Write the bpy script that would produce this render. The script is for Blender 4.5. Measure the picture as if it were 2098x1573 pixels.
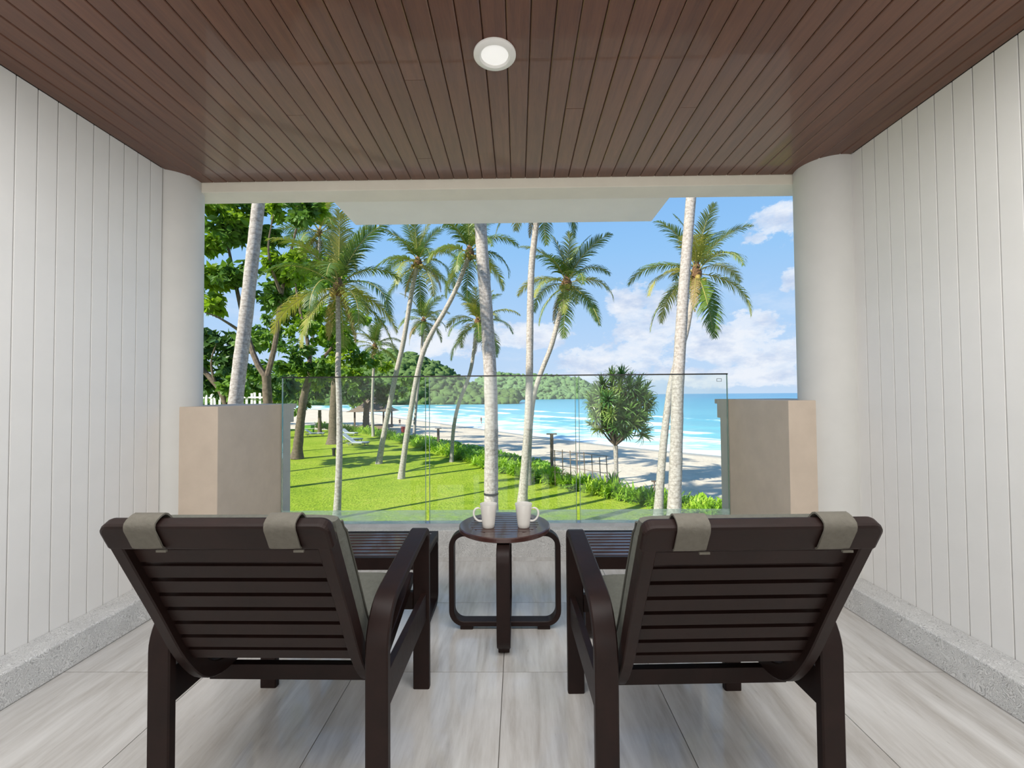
import bpy, bmesh, math, random
import numpy as np
from mathutils import Vector, Matrix, noise
random.seed(7)
R = math.radians
PI = math.pi
S = bpy.context.scene
COL = S.collection
for o in list(bpy.data.objects): bpy.data.objects.remove(o)

# ------------------------------------------------------------------ camera
FPX, YAW, PIT, ROL = 908.8, 0.0127, 0.0246, -0.0079
EYE = 1.12
cy, sy, cp, sp, cr, sr = math.cos(YAW), math.sin(YAW), math.cos(PIT), math.sin(PIT), math.cos(ROL), math.sin(ROL)
right = Vector((cy, sy, 0)); fwd0 = Vector((-sy, cy, 0)); ZV = Vector((0, 0, 1))
fwd = fwd0 * cp + ZV * sp
up = fwd0 * -sp + ZV * cp
rimg = right * cr + up * sr
uimg = up * cr - right * sr
cam = bpy.data.cameras.new('camera'); camo = bpy.data.objects.new('camera', cam); COL.objects.link(camo)
cam.sensor_width = 36; cam.lens = FPX / 2098 * 36; cam.clip_end = 9000; cam.clip_start = .02
m = Matrix((rimg, uimg, -fwd)).transposed().to_4x4(); m.translation = (0, 0, EYE)
camo.matrix_world = m
S.camera = camo

def ray(px, py):
    return fwd + rimg * ((px - 1049) / FPX) - uimg * ((py - 786.5) / FPX)
def at(px, py, Y):                 # the point seen at a pixel at distance Y from the camera plane
    d = ray(px, py); return Vector((0, 0, EYE)) + d * (Y / d.y)
def ground(px, py, z):             # the point of a horizontal level seen at a pixel
    d = ray(px, py); return Vector((0, 0, EYE)) + d * ((z - EYE) / d.z)

# ------------------------------------------------------------------ light and exposure
vs = S.view_settings
S.display_settings.display_device = 'sRGB'
vs.view_transform = 'Standard'; vs.look = 'None'; vs.exposure = 0.0; vs.gamma = 1.0; vs.use_curve_mapping = False

def lin(r, g, b): return tuple(((c / 255) / 12.92 if c <= 10 else ((c / 255 + .055) / 1.055) ** 2.4) for c in (r, g, b)) + (1,)

class NT:                          # small node helper
    def __init__(s, tree): s.t = tree; tree.nodes.clear()
    def n(s, kind, **kw):
        nd = s.t.nodes.new(kind)
        for k, v in kw.items():
            if k.startswith('i_'):
                nd.inputs[k[2:].replace('__', ' ')].default_value = v
            else: setattr(nd, k, v)
        return nd
    def l(s, a, b): s.t.links.new(a, b)
    def math(s, op, a, b=None, c=None, clamp=False):
        nd = s.t.nodes.new('ShaderNodeMath'); nd.operation = op; nd.use_clamp = clamp
        for i, v in enumerate((a, b, c)):
            if v is None: continue
            if isinstance(v, (int, float)): nd.inputs[i].default_value = v
            else: s.l(v, nd.inputs[i])
        return nd.outputs[0]
    def ramp(s, fac, stops, interp='LINEAR'):
        nd = s.t.nodes.new('ShaderNodeValToRGB'); nd.color_ramp.interpolation = interp
        e = nd.color_ramp.elements
        while len(e) < len(stops): e.new(.5)
        for i, (p, c) in enumerate(stops):
            e[i].position = p; e[i].color = c if isinstance(c, tuple) else (c, c, c, 1)
        s.l(fac, nd.inputs[0]); return nd.outputs[0]
    def mix(s, fac, a, b, blend='MIX'):
        nd = s.t.nodes.new('ShaderNodeMix'); nd.data_type = 'RGBA'; nd.blend_type = blend
        for i, v in ((0, fac), (6, a), (7, b)):
            if isinstance(v, (int, float, tuple)): nd.inputs[i].default_value = v
            else: s.l(v, nd.inputs[i])
        return nd.outputs[2]

W = bpy.data.worlds.new('sky'); S.world = W; W.use_nodes = True
w = NT(W.node_tree)
tc = w.n('ShaderNodeTexCoord'); sep = w.n('ShaderNodeSeparateXYZ'); w.l(tc.outputs['Generated'], sep.inputs[0])
x_, y_, z_ = sep.outputs
skyc = w.ramp(z_, [(0.0, lin(198, 221, 246)), (.10, lin(186, 216, 249)), (.30, lin(150, 200, 248)), (.5, lin(118, 178, 242)), (1, lin(80, 140, 220))])
def nz(scale, sx, sz, det=8, rough=.6, off=(0, 0, 0)):
    mp = w.n('ShaderNodeMapping'); mp.inputs['Scale'].default_value = (sx, sx, sz); mp.inputs['Location'].default_value = off
    w.l(tc.outputs['Generated'], mp.inputs[0])
    n_ = w.n('ShaderNodeTexNoise'); n_.inputs['Scale'].default_value = scale; n_.inputs['Detail'].default_value = det; n_.inputs['Roughness'].default_value = rough
    w.l(mp.outputs[0], n_.inputs['Vector']); return n_.outputs[0]
base = nz(2.3, 1, 2.4, 8, .62, (.35, .1, .2))
puff = nz(10, 1, 1.7, 10, .66, (2.2, 0, 0))
# cumulus banks: soft lobes of the sky, their rims broken up by noise
def lobe(px, py, rx, ry):
    c = ray(px, py).normalized()
    mp = w.n('ShaderNodeVectorMath'); mp.operation = 'SUBTRACT'; w.l(tc.outputs['Generated'], mp.inputs[0]); mp.inputs[1].default_value = c
    mm = w.n('ShaderNodeVectorMath'); mm.operation = 'MULTIPLY'; w.l(mp.outputs[0], mm.inputs[0]); mm.inputs[1].default_value = (1 / rx, 1 / rx, 1 / ry)
    ln = w.n('ShaderNodeVectorMath'); ln.operation = 'LENGTH'; w.l(mm.outputs[0], ln.inputs[0])
    return w.math('SUBTRACT', 1.0, ln.outputs['Value'])
m_ = None
for a in ((1490, 700, .12, .075), (1590, 730, .13, .05), (1330, 680, .12, .085), (1290, 620, .055, .05), (1240, 740, .16, .05), (1600, 450, .07, .035), (1625, 580, .03, .025),
          (900, 700, .2, .05), (1500, 770, .25, .03), (1090, 690, .10, .045)):
    v = lobe(*a); m_ = v if m_ is None else w.math('MAXIMUM', m_, v)
m_ = w.math('MULTIPLY', w.math('MAXIMUM', m_, -.6), 1.1)
dens = w.math('ADD', m_, w.math('MULTIPLY', w.math('SUBTRACT', puff, .5), 3.4))
mask1 = w.ramp(dens, [(.10, 0.0), (.42, .72), (.85, .95)], 'EASE')
g2 = w.math('ADD', w.math('MULTIPLY', w.math('SUBTRACT', .30, z_), .55), base)
mask2 = w.ramp(g2, [(.60, 0.0), (.80, .55)], 'EASE')
mask = w.math('MAXIMUM', mask1, mask2)
shade = nz(11, 1, 2.2, 6, .6, (.5, 3, 1))
cloudc = w.ramp(shade, [(.36, lin(196, 212, 238)), (.56, lin(240, 245, 253))])
hor = w.ramp(z_, [(0.0, 1.0), (.02, .0)])
col = w.mix(mask, skyc, cloudc)
bg = w.n('ShaderNodeBackground'); w.l(col, bg.inputs[0]); bg.inputs[1].default_value = 1.0
out = w.n('ShaderNodeOutputWorld'); w.l(bg.outputs[0], out.inputs[0])
W.cycles.sampling_method = 'AUTOMATIC'

def sun(dirv, strength, ang, color):
    l = bpy.data.lights.new('sun', 'SUN'); l.energy = strength; l.angle = ang; l.color = color
    o = bpy.data.objects.new('sun', l); COL.objects.link(o)
    o.rotation_euler = Vector(dirv).to_track_quat('-Z', 'Y').to_euler(); o.location = (-20, -20, 30)
SUNEL = R(36)
sun((math.cos(SUNEL) * .76, math.cos(SUNEL) * .65, -math.sin(SUNEL)), 8.6, R(.6), (1, .95, .86))

def area(name, loc, rot, sx, sy_, power, color=(1, .93, .86)):
    l = bpy.data.lights.new(name, 'AREA'); l.shape = 'RECTANGLE'; l.size = sx; l.size_y = sy_; l.energy = power; l.color = color
    o = bpy.data.objects.new(name, l); COL.objects.link(o); o.location = loc; o.rotation_euler = rot
# fill light added behind the camera to brighten the balcony
area('rear_fill_light', (-.08, -2.4, 1.45), (R(98), 0, 0), 3.4, 2.0, 52, (1, .98, .96))
area('overhead_fill_light', (-.08, .62, 2.405), (0, 0, 0), 3.3, 1.1, 76, (1, .985, .97))  # second added fill, overhead out of view, without fixtures

# ------------------------------------------------------------------ materials
MATS = {}
def mat(name, build):
    if name in MATS: return MATS[name]
    m = bpy.data.materials.new(name); m.use_nodes = True; t = NT(m.node_tree); build(t)
    MATS[name] = m; return m
def finish(t, color, rough=.6, spec=.5, bump=None, bs=.2, bd=.01, coat=0, extra=None):
    p = t.n('ShaderNodeBsdfPrincipled')
    if isinstance(color, tuple): p.inputs['Base Color'].default_value = color
    else: t.l(color, p.inputs['Base Color'])
    if isinstance(rough, (int, float)): p.inputs['Roughness'].default_value = rough
    else: t.l(rough, p.inputs['Roughness'])
    p.inputs['Specular IOR Level'].default_value = spec
    p.inputs['Coat Weight'].default_value = coat
    if bump is not None:
        b = t.n('ShaderNodeBump'); b.inputs['Strength'].default_value = bs; b.inputs['Distance'].default_value = bd
        t.l(bump, b.inputs['Height']); t.l(b.outputs[0], p.inputs['Normal'])
    o = t.n('ShaderNodeOutputMaterial'); t.l(p.outputs[0], o.inputs[0]); return p
def coords(t, scale=(1, 1, 1), kind='Object', loc=(0, 0, 0)):
    tc = t.n('ShaderNodeTexCoord'); mp = t.n('ShaderNodeMapping'); mp.inputs['Scale'].default_value = scale
    mp.inputs['Location'].default_value = loc
    t.l(tc.outputs[kind], mp.inputs[0]); return mp.outputs[0]
def noi(t, vec, scale, det=4, rough=.55, dist=0):
    n = t.n('ShaderNodeTexNoise'); n.inputs['Scale'].default_value = scale; n.inputs['Detail'].default_value = det
    n.inputs['Roughness'].default_value = rough; n.inputs['Distortion'].default_value = dist
    t.l(vec, n.inputs['Vector']); return n.outputs[0]
def rnd(t):
    return t.n('ShaderNodeObjectInfo').outputs['Random']
def plain(name, c, rough=.6, var=.12, scale=12, spec=.4, bump=.1, coat=0):
    def b(t):
        v = noi(t, coords(t), scale, 5)
        c2 = tuple(x * (1 - var) for x in c[:3]) + (1,); c3 = tuple(min(1, x * (1 + var)) for x in c[:3]) + (1,)
        finish(t, t.ramp(v, [(.3, c2), (.7, c3)]), rough, spec, v, bump, .01, coat)
    return mat(name, b)

def wood_grain(name, dark, light, scl, rough, coat=0, objvar=.25, spec=.5):
    def b(t):
        r = rnd(t)
        tc = t.n('ShaderNodeTexCoord'); ad = t.n('ShaderNodeVectorMath'); ad.operation = 'ADD'
        cmb = t.n('ShaderNodeCombineXYZ'); k = t.math('MULTIPLY', r, 37.0); t.l(k, cmb.inputs[0]); t.l(k, cmb.inputs[1])
        t.l(tc.outputs['Object'], ad.inputs[0]); t.l(cmb.outputs[0], ad.inputs[1])
        mp = t.n('ShaderNodeMapping'); mp.inputs['Scale'].default_value = scl; t.l(ad.outputs[0], mp.inputs[0])
        v = noi(t, mp.outputs[0], 3.0, 6, .65, .4)
        f = noi(t, mp.outputs[0], 14, 4, .6)
        vv = t.math('ADD', t.math('MULTIPLY', v, .7), t.math('MULTIPLY', f, .3))
        c = t.ramp(vv, [(.32, dark), (.66, light)])
        k2 = t.math('ADD', 1 - objvar / 2, t.math('MULTIPLY', r, objvar))
        h = t.n('ShaderNodeHueSaturation'); t.l(c, h.inputs['Color']); t.l(k2, h.inputs['Value'])
        finish(t, h.outputs[0], t.math('ADD', rough, t.math('MULTIPLY', f, .12)), spec, f, .06, .003, coat)
    return mat(name, b)

M_ceil = wood_grain('ceiling_wood', lin(80, 47, 34), lin(108, 69, 49), (14, 1.0, 14), .32, .22, .2)
M_dark = wood_grain('dark_wood', lin(24, 14, 12), lin(35, 21, 18), (3, 3, 3), .42, .0, .12, .2)
M_darktop = wood_grain('dark_wood_top', lin(52, 30, 26), lin(68, 41, 36), (2, 9, 2), .26, .4, .1)
M_wall = plain('white_wall_paint', lin(226, 225, 222), .55, .02, 5, .3, .05)
M_col = plain('column_paint', lin(206, 206, 202), .6, .025, 6, .3, .05)
M_beam = plain('beam_paint', lin(226, 221, 206), .6, .04, 5, .3, .08)
M_soffit = plain('soffit_paint', lin(246, 242, 230), .7, .02, 5, .2, .05)
M_taupe = plain('taupe_render', lin(196, 182, 166), .8, .05, 9, .2, .2)
def b_floor(t):
    r = rnd(t)
    tc = t.n('ShaderNodeTexCoord'); ad = t.n('ShaderNodeVectorMath'); ad.operation = 'ADD'
    cmb = t.n('ShaderNodeCombineXYZ'); k = t.math('MULTIPLY', r, 23.0); t.l(k, cmb.inputs[0]); t.l(k, cmb.inputs[1])
    t.l(tc.outputs['Object'], ad.inputs[0]); t.l(cmb.outputs[0], ad.inputs[1])
    mp = t.n('ShaderNodeMapping'); mp.inputs['Scale'].default_value = (9, 1.1, 1); mp.inputs['Rotation'].default_value = (0, 0, .12); t.l(ad.outputs[0], mp.inputs[0])
    v = noi(t, mp.outputs[0], 1.3, 6, .62, .5); f = noi(t, mp.outputs[0], 7, 4, .6)
    vv = t.math('ADD', t.math('MULTIPLY', v, .72), t.math('MULTIPLY', f, .28))
    c = t.ramp(vv, [(.32, lin(166, 160, 152)), (.5, lin(196, 193, 188)), (.68, lin(214, 212, 208))])
    finish(t, c, t.math('ADD', .24, t.math('MULTIPLY', f, .12)), .7, f, .05, .003, .45)
M_floor = mat('floor_tile', b_floor)
def b_stone(t):
    vec = coords(t, (1, 1, 1))
    d = noi(t, vec, 9, 3, .5)
    wv = t.n('ShaderNodeTexNoise'); wv.inputs['Scale'].default_value = 15; wv.inputs['Detail'].default_value = 2; wv.inputs['Distortion'].default_value = 2.2
    t.l(vec, wv.inputs['Vector'])
    s_ = t.math('ABSOLUTE', t.math('SINE', t.math('MULTIPLY', wv.outputs[0], 46.0)))
    c = t.ramp(s_, [(0, lin(128, 128, 127)), (.35, lin(192, 192, 190)), (1, lin(228, 228, 226))])
    c = t.mix(.35, c, t.ramp(d, [(.3, lin(160, 160, 159)), (.7, lin(204, 204, 202))]))
    finish(t, c, .6, .4, s_, .35, .004)
M_stone = mat('carved_stone', b_stone)
M_grout = plain('grout', lin(120, 117, 112), .9)
M_joint = plain('ceiling_joint_backing', lin(60, 56, 52), .9)  # dark backing seen in the gaps between ceiling boards
M_joint2 = plain('wall_joint_backing', lin(84, 84, 82), .9)
M_white = plain('white_trim', lin(232, 231, 227), .4, .02)
M_mug = plain('glazed_ceramic', lin(222, 219, 212), .18, .02, 20, .5, .0, .4)
M_cush = plain('cushion_canvas', lin(92, 93, 86), .8, .10, 60, .2, .3)
M_strap = plain('strap_canvas', lin(98, 95, 87), .85, .08, 70, .2, .3)
M_pipe = plain('piping', lin(70, 70, 64), .8)
M_black = plain('black_metal', lin(45, 46, 46), .35)
M_sun = plain('sunbed_grey', lin(190, 195, 200), .6)
def b_diff(t):
    e = t.n('ShaderNodeBsdfPrincipled'); e.inputs['Base Color'].default_value = (.85, .85, .83, 1); e.inputs['Roughness'].default_value = .4
    e.inputs['Emission Color'].default_value = (1, .98, .95, 1); e.inputs['Emission Strength'].default_value = .45
    o = t.n('ShaderNodeOutputMaterial'); t.l(e.outputs[0], o.inputs[0])
M_diff = mat('lamp_diffuser', b_diff)
def b_glass(t):
    tr = t.n('ShaderNodeBsdfTransparent'); tr.inputs[0].default_value = (.955, .985, .975, 1)
    gl = t.n('ShaderNodeBsdfGlossy'); gl.inputs['Roughness'].default_value = .02
    fr = t.n('ShaderNodeFresnel'); fr.inputs['IOR'].default_value = 1.4
    mx = t.n('ShaderNodeMixShader'); t.l(fr.outputs[0], mx.inputs[0]); t.l(tr.outputs[0], mx.inputs[1]); t.l(gl.outputs[0], mx.inputs[2])
    o = t.n('ShaderNodeOutputMaterial'); t.l(mx.outputs[0], o.inputs[0])
M_glass = mat('clear_glass', b_glass)
def b_edge(t):
    tr = t.n('ShaderNodeBsdfTransparent'); tr.inputs[0].default_value = (.6, .72, .68, 1)
    p = t.n('ShaderNodeBsdfPrincipled'); p.inputs['Base Color'].default_value = lin(168, 190, 182); p.inputs['Roughness'].default_value = .2
    mx = t.n('ShaderNodeMixShader'); mx.inputs[0].default_value = .55; t.l(tr.outputs[0], mx.inputs[1]); t.l(p.outputs[0], mx.inputs[2])
    o = t.n('ShaderNodeOutputMaterial'); t.l(mx.outputs[0], o.inputs[0])
M_gedge = mat('glass_edge', b_edge)
def b_refl(t):
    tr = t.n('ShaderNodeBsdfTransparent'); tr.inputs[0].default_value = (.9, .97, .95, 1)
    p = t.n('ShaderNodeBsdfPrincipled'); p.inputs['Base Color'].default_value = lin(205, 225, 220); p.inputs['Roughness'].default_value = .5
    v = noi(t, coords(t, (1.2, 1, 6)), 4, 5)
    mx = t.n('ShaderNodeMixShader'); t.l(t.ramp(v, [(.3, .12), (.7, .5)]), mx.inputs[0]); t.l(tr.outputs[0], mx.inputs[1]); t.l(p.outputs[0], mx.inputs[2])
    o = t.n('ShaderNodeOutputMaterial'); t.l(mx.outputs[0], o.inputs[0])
M_refl = mat('painted_glass_reflection', b_refl)  # pale patchy reflection painted as a part see-through layer

def leafmat(name, c1, c2, trans=.35, rough=.45, c3=None):
    def b(t):
        r = rnd(t); v = noi(t, coords(t), 1.7, 3)
        k = t.math('ADD', t.math('MULTIPLY', r, .6), t.math('MULTIPLY', v, .4))
        stops = [(.2, c1), (.6, c2)] + ([(.85, c3)] if c3 else [])
        c = t.ramp(k, stops)
        p = t.n('ShaderNodeBsdfPrincipled'); t.l(c, p.inputs['Base Color']); p.inputs['Roughness'].default_value = rough; p.inputs['Specular IOR Level'].default_value = .35
        tl = t.n('ShaderNodeBsdfTranslucent'); t.l(t.mix(1.0, c, (1.0, 1.0, .55, 1), 'MULTIPLY'), tl.inputs[0])
        mx = t.n('ShaderNodeMixShader'); mx.inputs[0].default_value = trans; t.l(p.outputs[0], mx.inputs[1]); t.l(tl.outputs[0], mx.inputs[2])
        o = t.n('ShaderNodeOutputMaterial'); t.l(mx.outputs[0], o.inputs[0])
    return mat(name, b)
M_frond = leafmat('palm_leaflets', lin(66, 96, 40), lin(112, 132, 54), .3, .4, lin(164, 156, 78))
M_frond_old = leafmat('dry_palm_leaflets', lin(112, 96, 62), lin(150, 130, 84), .3, .6)
M_leafA = leafmat('bright_leaves', lin(108, 146, 38), lin(176, 198, 58), .5)
M_leafB = leafmat('mid_leaves', lin(58, 96, 40), lin(104, 140, 52), .4)
M_leafC = leafmat('dark_leaves', lin(40, 70, 40), lin(72, 104, 50), .35)
M_pand = leafmat('pandanus_leaves', lin(66, 106, 52), lin(116, 148, 72), .35, .3, lin(160, 168, 92))
M_hedge = leafmat('hedge_leaves', lin(120, 164, 38), lin(172, 206, 60), .4, .45, lin(200, 218, 86))
M_cover = leafmat('ground_cover_leaves', lin(98, 146, 50), lin(146, 186, 70), .4)
M_rachis = plain('frond_rib', lin(160, 152, 84), .5)
M_husk = plain('palm_fibre', lin(112, 84, 58), .9, .3, 20)
def b_trunk(t):
    v = coords(t, (1, 1, 1))
    sp_ = t.n('ShaderNodeSeparateXYZ'); t.l(v, sp_.inputs[0])
    wob = noi(t, v, 2.2, 3)
    zz = t.math('ADD', sp_.outputs[2], t.math('MULTIPLY', wob, .25))
    ring = t.math('ABSOLUTE', t.math('SINE', t.math('MULTIPLY', zz, 26.0)))
    n1 = noi(t, v, 14, 5, .65)
    c = t.ramp(n1, [(.3, lin(128, 120, 111)), (.5, lin(162, 154, 145)), (.72, lin(186, 179, 171))])
    c = t.mix(t.ramp(ring, [(0, .5), (.2, 0.0)]), c, lin(112, 102, 90))
    finish(t, c, .85, .2, t.math('ADD', t.ramp(ring, [(0, 0.0), (.3, 1.0)]), t.math('MULTIPLY', n1, .5)), .3, .01)
M_trunk = mat('palm_bark', b_trunk)
M_bark = plain('dark_bark', lin(104, 92, 78), .9, .35, 7, .2, .6)
def b_lawn(t):
    v = coords(t)
    n1 = noi(t, v, .35, 4, .6); n2 = noi(t, v, 2.6, 5, .75); n3 = noi(t, coords(t, (1, .6, 1)), 9, 4, .75)
    k = t.math('ADD', t.math('MULTIPLY', n1, .34), t.math('ADD', t.math('MULTIPLY', n2, .36), t.math('MULTIPLY', n3, .3)))
    c = t.ramp(k, [(.34, lin(108, 140, 26)), (.5, lin(150, 170, 46)), (.66, lin(180, 184, 76))])
    finish(t, c, .9, .15, t.math('ADD', n2, n3), .9, .10)
M_lawn = mat('mown_grass', b_lawn)
def b_sand(t):
    v = coords(t)
    n1 = noi(t, v, .25, 5, .6); n2 = noi(t, v, 3, 5, .6)
    k = t.math('ADD', t.math('MULTIPLY', n1, .6), t.math('MULTIPLY', n2, .4))
    a = t.n('ShaderNodeAttribute'); a.attribute_name = 'wet'
    c = t.ramp(k, [(.35, lin(204, 184, 160)), (.6, lin(224, 206, 182))])
    c = t.mix(a.outputs['Fac'], c, lin(168, 158, 142))
    finish(t, c, t.math('SUBTRACT', .9, t.math('MULTIPLY', a.outputs['Fac'], .6)), .3, t.math('ADD', n1, n2), .8, .12)
M_sand = mat('beach_sand', b_sand)
def b_sea(t):
    v = coords(t)
    a = t.n('ShaderNodeAttribute'); a.attribute_name = 'foam'; d = t.n('ShaderNodeAttribute'); d.attribute_name = 'dist'
    n1 = noi(t, coords(t, (.25, 1, 1)), .10, 6, .65); n2 = noi(t, coords(t, (.4, 1, 1)), .8, 5, .6); n3 = noi(t, coords(t, (.5, 1, 1)), 2.2, 4, .6)
    k = t.math('ADD', d.outputs['Fac'], t.math('MULTIPLY', t.math('SUBTRACT', n1, .5), .45))
    c = t.ramp(k, [(0, lin(182, 216, 210)), (.18, lin(120, 186, 190)), (.42, lin(92, 166, 182)), (.7, lin(70, 146, 170)), (1, lin(58, 128, 160))])
    fo = t.math('ADD', a.outputs['Fac'], t.math('MULTIPLY', t.math('SUBTRACT', n2, .5), 1.1))
    fm = t.ramp(fo, [(.42, 0.0), (.62, .9)])
    c = t.mix(fm, c, lin(232, 238, 240))
    p = finish(t, c, t.math('ADD', .28, t.math('MULTIPLY', fm, .5)), .35, t.math('ADD', n2, n3), .55, .25)
M_sea = mat('sea_water', b_sea)
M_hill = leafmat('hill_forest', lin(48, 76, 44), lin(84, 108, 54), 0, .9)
M_hillfar = leafmat('hill_forest_far', lin(66, 100, 66), lin(102, 128, 82), 0, .9)  # lighter, bluer green: distance haze put into the far hill's colour
M_thatch = plain('thatch', lin(120, 104, 88), .95, .3, 10)
M_skin = plain('skin', lin(150, 105, 80), .6)
M_cloth = plain('dark_swimwear', lin(44, 44, 54), .8)
M_red = plain('red_plastic', lin(150, 54, 50), .5)
M_stick = plain('weathered_stick', lin(128, 110, 96), .9, .2)
M_picket = plain('white_picket', lin(226, 222, 214), .7)
M_frame = plain('lounger_frame', lin(120, 124, 128), .6)

# ------------------------------------------------------------------ mesh helpers
class MB:
    def __init__(s): s.v = []; s.f = []
    def add(s, vs, fs):
        k = len(s.v); s.v.extend([tuple(p) for p in vs]); s.f.extend([tuple(i + k for i in f) for f in fs])
    def box(s, x0, x1, y0, y1, z0, z1, rot=None, org=None):
        P = [Vector(p) for p in ((x0, y0, z0), (x1, y0, z0), (x1, y1, z0), (x0, y1, z0), (x0, y0, z1), (x1, y0, z1), (x1, y1, z1), (x0, y1, z1))]
        if rot is not None:
            o = Vector(org or (0, 0, 0)); P = [rot @ (p - o) + o for p in P]
        s.add(P, [(3, 2, 1, 0), (4, 5, 6, 7), (0, 1, 5, 4), (1, 2, 6, 5), (2, 3, 7, 6), (3, 0, 4, 7)])
    def tube(s, pts, rads, n=10, cap=True, flat=1.0):
        pts = [Vector(p) for p in pts]; k = len(s.v); N = len(pts)
        ref = Vector((1, 0, 0))
        for i, p in enumerate(pts):
            d = (pts[min(i + 1, N - 1)] - pts[max(i - 1, 0)]).normalized()
            if abs(d.dot(ref)) > .95: ref = Vector((0, 1, 0)) if abs(d.y) < .9 else Vector((0, 0, 1))
            a = (ref - d * ref.dot(d)).normalized(); b = d.cross(a)
            r = rads[i] if hasattr(rads, '__len__') else rads
            for j in range(n):
                t = 2 * PI * j / n; s.v.append(tuple(p + a * (r * math.cos(t)) + b * (r * flat * math.sin(t))))
        for i in range(N - 1):
            for j in range(n):
                q = k + i * n; s.f.append((q + j, q + (j + 1) % n, q + n + (j + 1) % n, q + n + j))
        if cap:
            s.f.append(tuple(k + j for j in reversed(range(n)))); s.f.append(tuple(k + (N - 1) * n + j for j in range(n)))
    def strip(s, path, thick, x0, x1, closed=False, bev=.0):      # a band following a (y,z) path, spanning x0..x1
        P = [Vector((p[0], p[1])) for p in path]; N = len(P); A = []; B = []
        for i in range(N):
            if closed: d = P[(i + 1) % N] - P[(i - 1) % N]
            else: d = P[min(i + 1, N - 1)] - P[max(i - 1, 0)]
            d.normalize(); nn = Vector((-d.y, d.x)) * (thick / 2); A.append(P[i] + nn); B.append(P[i] - nn)
        k = len(s.v)
        c = min(bev, thick / 3, abs(x1 - x0) / 3)
        for i in range(N):
            a, b = A[i], B[i]; u = (b - a).normalized()
            if c > 0:
                a2 = a + u * c; b2 = b - u * c
                ring = [(x0 + c, a), (x1 - c, a), (x1, a2), (x1, b2), (x1 - c, b), (x0 + c, b), (x0, b2), (x0, a2)]
            else: ring = [(x0, a), (x1, a), (x1, b), (x0, b)]
            s.v.extend([(x, q.x, q.y) for x, q in ring])
        M = 8 if c > 0 else 4
        for i in range(N if closed else N - 1):
            for j in range(M):
                q = k + i * M; q2 = k + ((i + 1) % N) * M
                s.f.append((q + j, q + (j + 1) % M, q2 + (j + 1) % M, q2 + j))
        if not closed:
            s.f.append(tuple(k + j for j in reversed(range(M)))); s.f.append(tuple(k + (N - 1) * M + j for j in range(M)))
    def lathe(s, prof, c=(0, 0, 0), n=32):
        k = len(s.v)
        for (r, z) in prof:
            for j in range(n):
                t = 2 * PI * j / n; s.v.append((c[0] + r * math.cos(t), c[1] + r * math.sin(t), c[2] + z))
        for i in range(len(prof) - 1):
            for j in range(n):
                q = k + i * n; s.f.append((q + j, q + (j + 1) % n, q + n + (j + 1) % n, q + n + j))
    def mesh(s, name, m, smooth=False):
        me = bpy.data.meshes.new(name); me.from_pydata(s.v, [], s.f); me.materials.append(m); me.update()
        bm = bmesh.new(); bm.from_mesh(me); bmesh.ops.recalc_face_normals(bm, faces=bm.faces); bm.to_mesh(me); bm.free()
        if smooth:
            me.polygons.foreach_set('use_smooth', [True] * len(me.polygons))
            try: me.set_sharp_from_angle(angle=R(38))
            except Exception: pass
        return me
    def build(s, name, m, parent=None, smooth=False, bevel=0):
        o = bpy.data.objects.new(name, s.mesh(name, m, smooth)); COL.objects.link(o)
        if parent: o.parent = parent
        if bevel:
            b = o.modifiers.new('b', 'BEVEL'); b.width = bevel; b.segments = 2; b.limit_method = 'ANGLE'
            b.harden_normals = False
        return o
def link(name, me, parent=None, loc=(0, 0, 0), rz=0, sc=1):
    o = bpy.data.objects.new(name, me); COL.objects.link(o); o.location = loc; o.rotation_euler = (0, 0, rz)
    o.scale = (sc, sc, sc) if isinstance(sc, (int, float)) else sc
    if parent: o.parent = parent
    return o
def tag(o, label=None, cat=None, group=None, kind=None):
    if label: o['label'] = label
    if cat: o['category'] = cat
    if group: o['group'] = group
    if kind: o['kind'] = kind
    return o
def empty(name, loc=(0, 0, 0), rz=0):
    o = bpy.data.objects.new(name, None); COL.objects.link(o); o.location = loc; o.rotation_euler = (0, 0, rz); o.empty_display_size = .1
    return o
def kids(o): return [c for c in COL.objects if c.parent == o]
def copy_tree(o, parent=None):
    c = o.copy(); COL.objects.link(c); c.parent = parent
    for ch in kids(o): copy_tree(ch, c)
    return c
def resample(path, n):
    P = [Vector(p) for p in path]; L = [0]
    for a, b in zip(P, P[1:]): L.append(L[-1] + (b - a).length)
    out = []
    for i in range(n):
        t = L[-1] * i / (n - 1); k = 0
        while k < len(L) - 2 and L[k + 1] < t: k += 1
        u = (t - L[k]) / max(1e-9, L[k + 1] - L[k]); out.append(P[k].lerp(P[k + 1], u))
    return out
def smooth_path(path, n, it=3):
    P = [Vector(p) for p in path]
    for _ in range(it):
        Q = [P[0]]
        for a, b in zip(P, P[1:]): Q += [a.lerp(b, .25), a.lerp(b, .75)]
        Q.append(P[-1]); P = Q
    return resample(P, n)
def arc(cx, cz, r, a0, a1, n=8): return [(cx + r * math.cos(R(a0 + (a1 - a0) * i / n)), cz + r * math.sin(R(a0 + (a1 - a0) * i / n))) for i in range(n + 1)]

# ------------------------------------------------------------------ the balcony shell
HC = 2.418; WL = -2.001; WR = 1.831; YB = -2.9; YF = 2.634; YC = 3.092
YL, YR = 2.46, 2.425
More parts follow.
